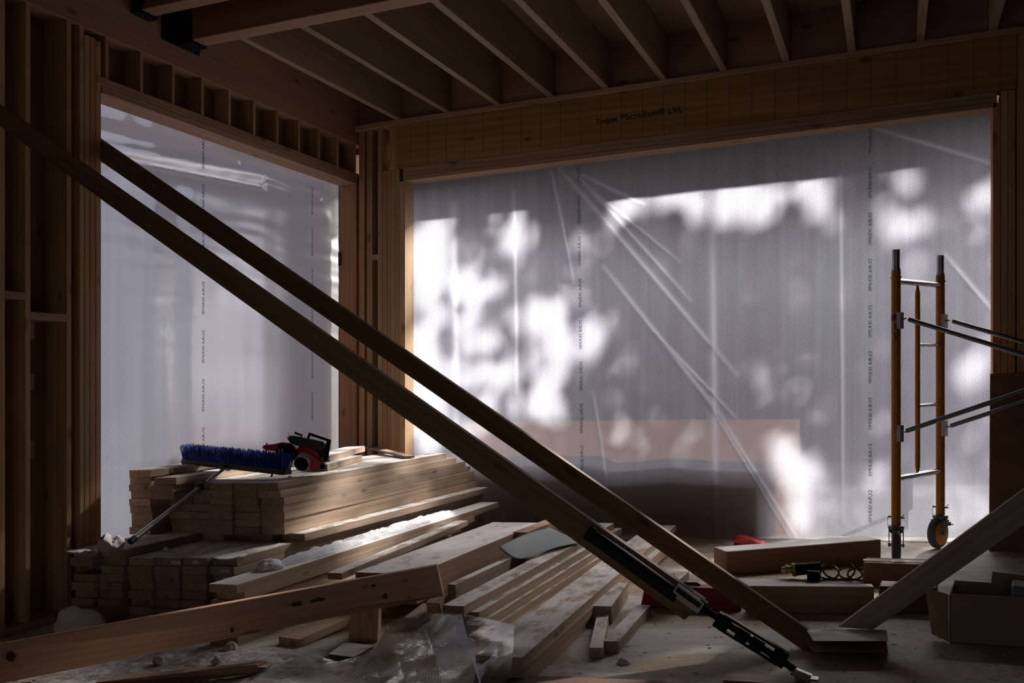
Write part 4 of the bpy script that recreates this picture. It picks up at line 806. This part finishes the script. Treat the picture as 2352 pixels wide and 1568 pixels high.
PKG.thing('plastic_package', M['sheetgrey'], pk, 'grey plastic wrapped package sticking out of the open cardboard box', 'package')
# dark red case, red bag, strap coil and drill
RC = empty('tool_case', (-0.8092, 4.3839, 0.0310), 'dark red tool case standing low between the two braces', 'tool case')
r0 = Vector((-1.0613, 4.3693, 0.0219)); rx = Vector((0.99, 0.03, KX)).normalized(); ry = Vector((-0.03, 0.99, KY)).normalized()
MB().hexa([r0, r0 + rx * .45, r0 + rx * .45 + ry * .11, r0 + ry * .11, r0 + U_ * .098 + rx * .02, r0 + U_ * .098 + rx * .42, r0 + U_ * .098 + rx * .42 + ry * .10, r0 + U_ * .098 + rx * .02 + ry * .10]).bevel(.008).out('case_body', M['reddark'], RC)
MB().path([r0 + rx * .12 + ry * .05 + U_ * .097, r0 + rx * .13 + ry * .05 + U_ * .106, r0 + rx * .25 + ry * .05 + U_ * .106, r0 + rx * .26 + ry * .05 + U_ * .097], .007, 8).out('carry_handle', M['black'], RC, True)
rb = MB(); w0 = Vector((-0.8840, 6.0008, 0.0504)); wy_ = Vector((0, 0.08, 0.001)); wx_ = Vector((0.24, 0.02, 0.009))
for p in (): pass
rb.prism([w0, w0 + wx_ * .35, w0 + wx_, w0 + wx_ * .93 + U_ * .022, w0 + wx_ * .55 + U_ * .045, w0 + wx_ * .18 + U_ * .078, w0 + wx_ * .07 + U_ * .082, w0 + wx_ * .02 + U_ * .05], wy_)
bmesh.ops.triangulate(rb.bm, faces=rb.bm.faces); bmesh.ops.subdivide_edges(rb.bm, edges=rb.bm.edges, cuts=3, use_grid_fill=True)
for v in rb.bm.verts: v.co += noise.noise_vector(v.co * 22) * 0.010
rb.thing('plastic_bag', M['redgloss'], w0, 'glossy crumpled red plastic bag behind the long squared timber', 'bag', None, True)
sc_ = Vector((-0.2496, 5.1176, 0.0609)); cbm = MB()
for k, (rr, off, tl) in enumerate(((0.075, (0.0, 0.06, 0), 0.2), (0.055, (0.055, 0.05, 0), -0.35), (0.05, (-.05, .07, 0), .5), (0.048, (0.09, 0.06, 0), .1))):
    pts = [sc_ + Vector(off) + Vector((math.cos(a) * rr, math.sin(a) * rr * tl, math.sin(a) * rr * 0.62 + rr * 0.66)) for a in [i * math.tau / 28 for i in range(28)]]
    for dy in (-0.012, -0.006, 0.0, 0.006, 0.012): cbm.path([p + Vector((0, dy, 0)) for p in pts], 0.0042, 6, True)
cbm.thing('strap_coil', M['strap'], sc_, 'loose coil of ochre strapping between the two squared timbers', 'strap', None, True)
DR = empty('cordless_drill', (-0.4447, 5.1060, 0.0538), 'black and yellow drill lying in the shadow between the squared timbers', 'drill'); d0 = Vector((-0.5044, 5.0733, 0.0512)) + Vector((0, .10, .045))
MB().tube(d0 + Vector((0.03, 0, 0)), d0 + Vector((0.17, .01, 0.02)), 0.032, 0.028).out('drill_body', M['black'], DR, True)
MB().tube(d0 + Vector((-0.02, 0, -0.002)), d0 + Vector((0.03, 0, 0)), 0.014, 0.022).out('chuck', M['steel'], DR, True)
MB().tube(d0 + Vector((0.035, 0, 0)), d0 + Vector((0.05, 0, 0.002)), 0.034).tube(d0 + Vector((0.0, -0.004, 0)), d0 + Vector((0.012, -0.004, 0)), 0.024).out('drill_band', M['toolyellow'], DR, True)
MB().obox(d0 + Vector((0.14, -0.03, -0.012)), Vector((1, 0, 0)), Vector((0, 1, 0)), U_, 0.03, 0.05, 0.024).out('drill_grip', M['black'], DR)

# ------------------------------------------------------------------ membrane, film on the floor, nails
def patch(name, top, bot, nx, ny, fn, mat, label, cat, uv=(1.0, 1.0)):
    def at(P, t):
        t *= len(P) - 1; i = min(int(t), len(P) - 2); a = Vector(P[i]); b_ = Vector(P[i + 1]); f = t - i; return a.lerp(b_, f)
    b = MB(); L = b.bm.loops.layers.uv.new('uv'); V = []
    for j in range(ny + 1):
        for i in range(nx + 1):
            s, t = i / nx, j / ny; V.append((b.bm.verts.new(fn(s, t, at(top, s).lerp(at(bot, s), t))), s * uv[0], t * uv[1]))
    for j in range(ny):
        for i in range(nx):
            k = j * (nx + 1) + i; c = [V[k], V[k + 1], V[k + nx + 2], V[k + nx + 1]]; f = b.bm.faces.new([x[0] for x in c])
            for lp, x in zip(f.loops, c): lp[L].uv = (x[1], x[2])
    base = at(bot, 0.5); base = Vector((base.x, base.y, slab(base.x, base.y))); return b.thing(name, mat, base, label, cat, None, True)
def mem(s, t, p):
    return p + U_ * (-0.030 * math.sin(math.pi * t) * (1 - s) * 1.0 + 0.012 * math.sin(s * 3))
mo = patch('membrane_sheet', [(-1.8275, 4.5758, 0.2225), (-1.8423, 4.9843, 0.2176), (-1.8374, 5.3818, 0.2132)], [(-1.6972, 4.6546, 0.1682), (-1.6479, 4.9184, 0.1686), (-1.5813, 5.1909, 0.1696)], 24, 16, mem, M['sheetgrey'], 'curled grey green membrane offcut lying between the timber and the two-by-four pile', 'membrane')
sol = mo.modifiers.new('thickness', 'SOLIDIFY'); sol.thickness = 0.003
def drape(s, t, p):
    wv = 0.008 * noise.noise((p.x * 6, p.y * 7, 2)) + 0.0015 * noise.noise((p.x * 26, p.y * 20, 5)) + 0.010 * abs(noise.noise((p.x * 4 + p.y * 3, p.y * 2, 9)))
    return p + U_ * wv
patch('plastic_film', [(-2.1009, 2.9756, -0.0120), (-2.0954, 3.2175, -0.0085), (-1.9152, 3.1860, -0.0025), (-1.8417, 3.3398, 0.0152), (-1.8584, 3.4615, 0.0662), (-1.7874, 3.6182, 0.1009), (-1.5125, 3.4075, 0.1588), (-1.2998, 3.4101, 0.1354)],
      [(-2.0877, 2.6696, -0.0157), (-1.8869, 2.7201, -0.0079), (-1.6704, 2.7653, 0.0004), (-1.5113, 2.7918, 0.0064), (-1.4156, 2.8160, 0.0102), (-1.3070, 2.8433, 0.0144), (-1.2151, 2.9080, 0.0265), (-1.0735, 2.7869, 0.1349)], 170, 70, drape, M['film_clear'], 'clear reinforced plastic film draped over the board ends at the bottom centre', 'plastic film', (1.3, 0.6))
for i, (a, b_, lab) in enumerate((((-2.3877, 5.7856, 0.1941), (-2.1384, 5.3000, 0.3093), 'left of two long nails standing at the far end of the wide timber'), ((-2.2974, 5.8340, 0.1980), (-2.0797, 5.3500, 0.3137), 'right of two long nails standing at the far end of the wide timber'))):
    a = Vector(a); b_ = Vector(b_); b_ = a + (b_ - a).normalized() * 0.06 + U_ * .02
    MB().tube(a - U_ * .01, b_, 0.0016, n=6).tube(b_, b_ + (b_ - a).normalized() * .0015, 0.004, n=8).thing('nail', M['steel'], a, lab, 'nail')

# ------------------------------------------------------------------ snow and litter
lump((-3.2973, 3.3541, -0.0713), (0.115, 0.08, 0.118), 3, M['snow'], 'big block of grey snow at the foot of the lower lumber stack', 'snow block', rough=0.28)
lump((-3.3681, 3.5967, 0.2675), (0.050, 0.06, 0.062), 5, M['snow_dirty'], 'peaked snow lump on the left corner of the lower stack')
lump((-3.4687, 3.5102, 0.2628), (0.070, 0.05, 0.012), 6, M['snow_dirty'], 'thin crust of snow on the leftmost column of the lower stack', 'snow patch', 'snow_patch')
lump((-3.3310, 3.8539, 0.2354), (0.022, 0.025, 0.030), 9, M['snow'], 'snow clod beside the broom handle on the lower stack')
lump((-3.2313, 3.8162, 0.2384), (0.018, 0.018, 0.016), 10, M['snow'], 'smaller snow clod next to the clod beside the broom handle')
lump((-2.7864, 3.7155, 0.2518), (0.060, 0.08, 0.008), 11, M['snow'], 'flat snow patch on the right corner of the lower stack', 'snow patch', 'snow_patch')
lump((-2.9952, 3.7214, -0.0555), (0.080, 0.05, 0.120), 12, M['snow'], 'pale snow lump standing against the lower stack behind the long plank')
lump((-3.1615, 3.4619, -0.0650), (0.07, 0.05, 0.030), 14, M['snow_dirty'], 'low snow lump right of the big grey snow block')
lump((-2.4837, 3.3175, -0.0429), (0.026, 0.024, 0.028), 15, M['snow_dirty'], 'snow clod in the dark under the long knotty plank')
lump((-2.6137, 3.0480, -0.0392), (0.024, 0.022, 0.024), 16, M['snow_dirty'], 'snow clod on the snowy floor, left of the small wood cube')
lump((-2.3887, 3.1006, -0.0305), (0.020, 0.020, 0.022), 17, M['snow_dirty'], 'snow clod on the snowy floor just behind the small wood cube')
lump((-0.9060, 3.4795, 0.0153), (0.022, 0.014, 0.018), 18, M['snow'], 'small pale crumb of snow on the open floor right of the wide planks')
lump((-2.8566, 4.2912, 0.5511), (0.012, 0.012, 0.014), 19, M['snow'], 'tiny snow ball on the stack edge beside the saw')
def snow_field(name, x0, x1, y0, y1, nx, ny, th, seed, label, bound):
    b = MB(); V = []
    for j in range(ny + 1):
        for i in range(nx + 1):
            x = x0 + (x1 - x0) * i / nx; y = y0 + (y1 - y0) * j / ny
            h = bound(x, y) * (0.55 + 0.9 * noise.noise((x * 3 + seed, y * 3, seed)) + 0.55 * noise.noise((x * 11, y * 11, seed)) + 0.3 * noise.noise((x * 34, y * 34, seed)))
            V.append(b.bm.verts.new(S(x, y, -0.004 + th * h)))
    for j in range(ny):
        for i in range(nx):
            k = j * (nx + 1) + i; b.bm.faces.new((V[k], V[k + 1], V[k + nx + 2], V[k + nx + 1]))
    o = b.thing(name, M['snow_dirty'], S((x0 + x1) / 2, (y0 + y1) / 2, 0), label, 'snow', None, True, 'stuff')
def edge(x, y, x0, x1, y0, y1, m=0.25): return max(0, min(1, (x - x0) / m, (x1 - x) / m, (y - y0) / m, (y1 - y) / m))
snow_field('floor_snow', -3.0, -1.75, 2.5, 3.5, 130, 100, 0.022, 4.0, 'crusty grey snow spread over the floor at the lower left', lambda x, y: edge(x, y, -3.0, -1.75, 2.5, 3.5))
snow_field('floor_snow', -3.63, -3.1, 2.6, 3.42, 60, 90, 0.03, 8.0, 'snow and sawdust swept along the foot of the left wall', lambda x, y: edge(x, y, -3.66, -3.1, 2.5, 3.5, 0.15))
rg = random.Random(21)
def litter(name, n, x0, x1, y0, y1, s0, s1, mat, label, seed):
    rg = random.Random(seed); b = MB()
    for k in range(n):
        x, y = rg.uniform(x0, x1), rg.uniform(y0, y1); a = rg.uniform(0, math.pi); s = rg.uniform(s0, s1)
        ex = Vector((math.cos(a), math.sin(a), KX * math.cos(a) + KY * math.sin(a))).normalized(); ey = UPN.cross(ex)
        b.obox(S(x, y, s * 0.12), ex, ey, UPN, s, s * rg.uniform(.15, .5), s * 0.12)
    b.thing(name, mat, S((x0 + x1) / 2, (y0 + y1) / 2, 0), label, 'litter', None, False, 'stuff')
litter('wood_chips', 230, -1.15, 0.5, 3.2, 4.9, 0.002, 0.009, M['card'], 'wood chips and splinters strewn over the open floor', 1)
litter('snow_crumbs', 300, -1.15, 0.5, 3.1, 4.9, 0.002, 0.006, M['snow'], 'snow crumbs strewn over the open floor', 2)
litter('sawdust_litter', 260, -3.6, -2.9, 2.6, 3.4, 0.003, 0.012, M['card'], 'wood shavings along the foot of the left wall', 3)
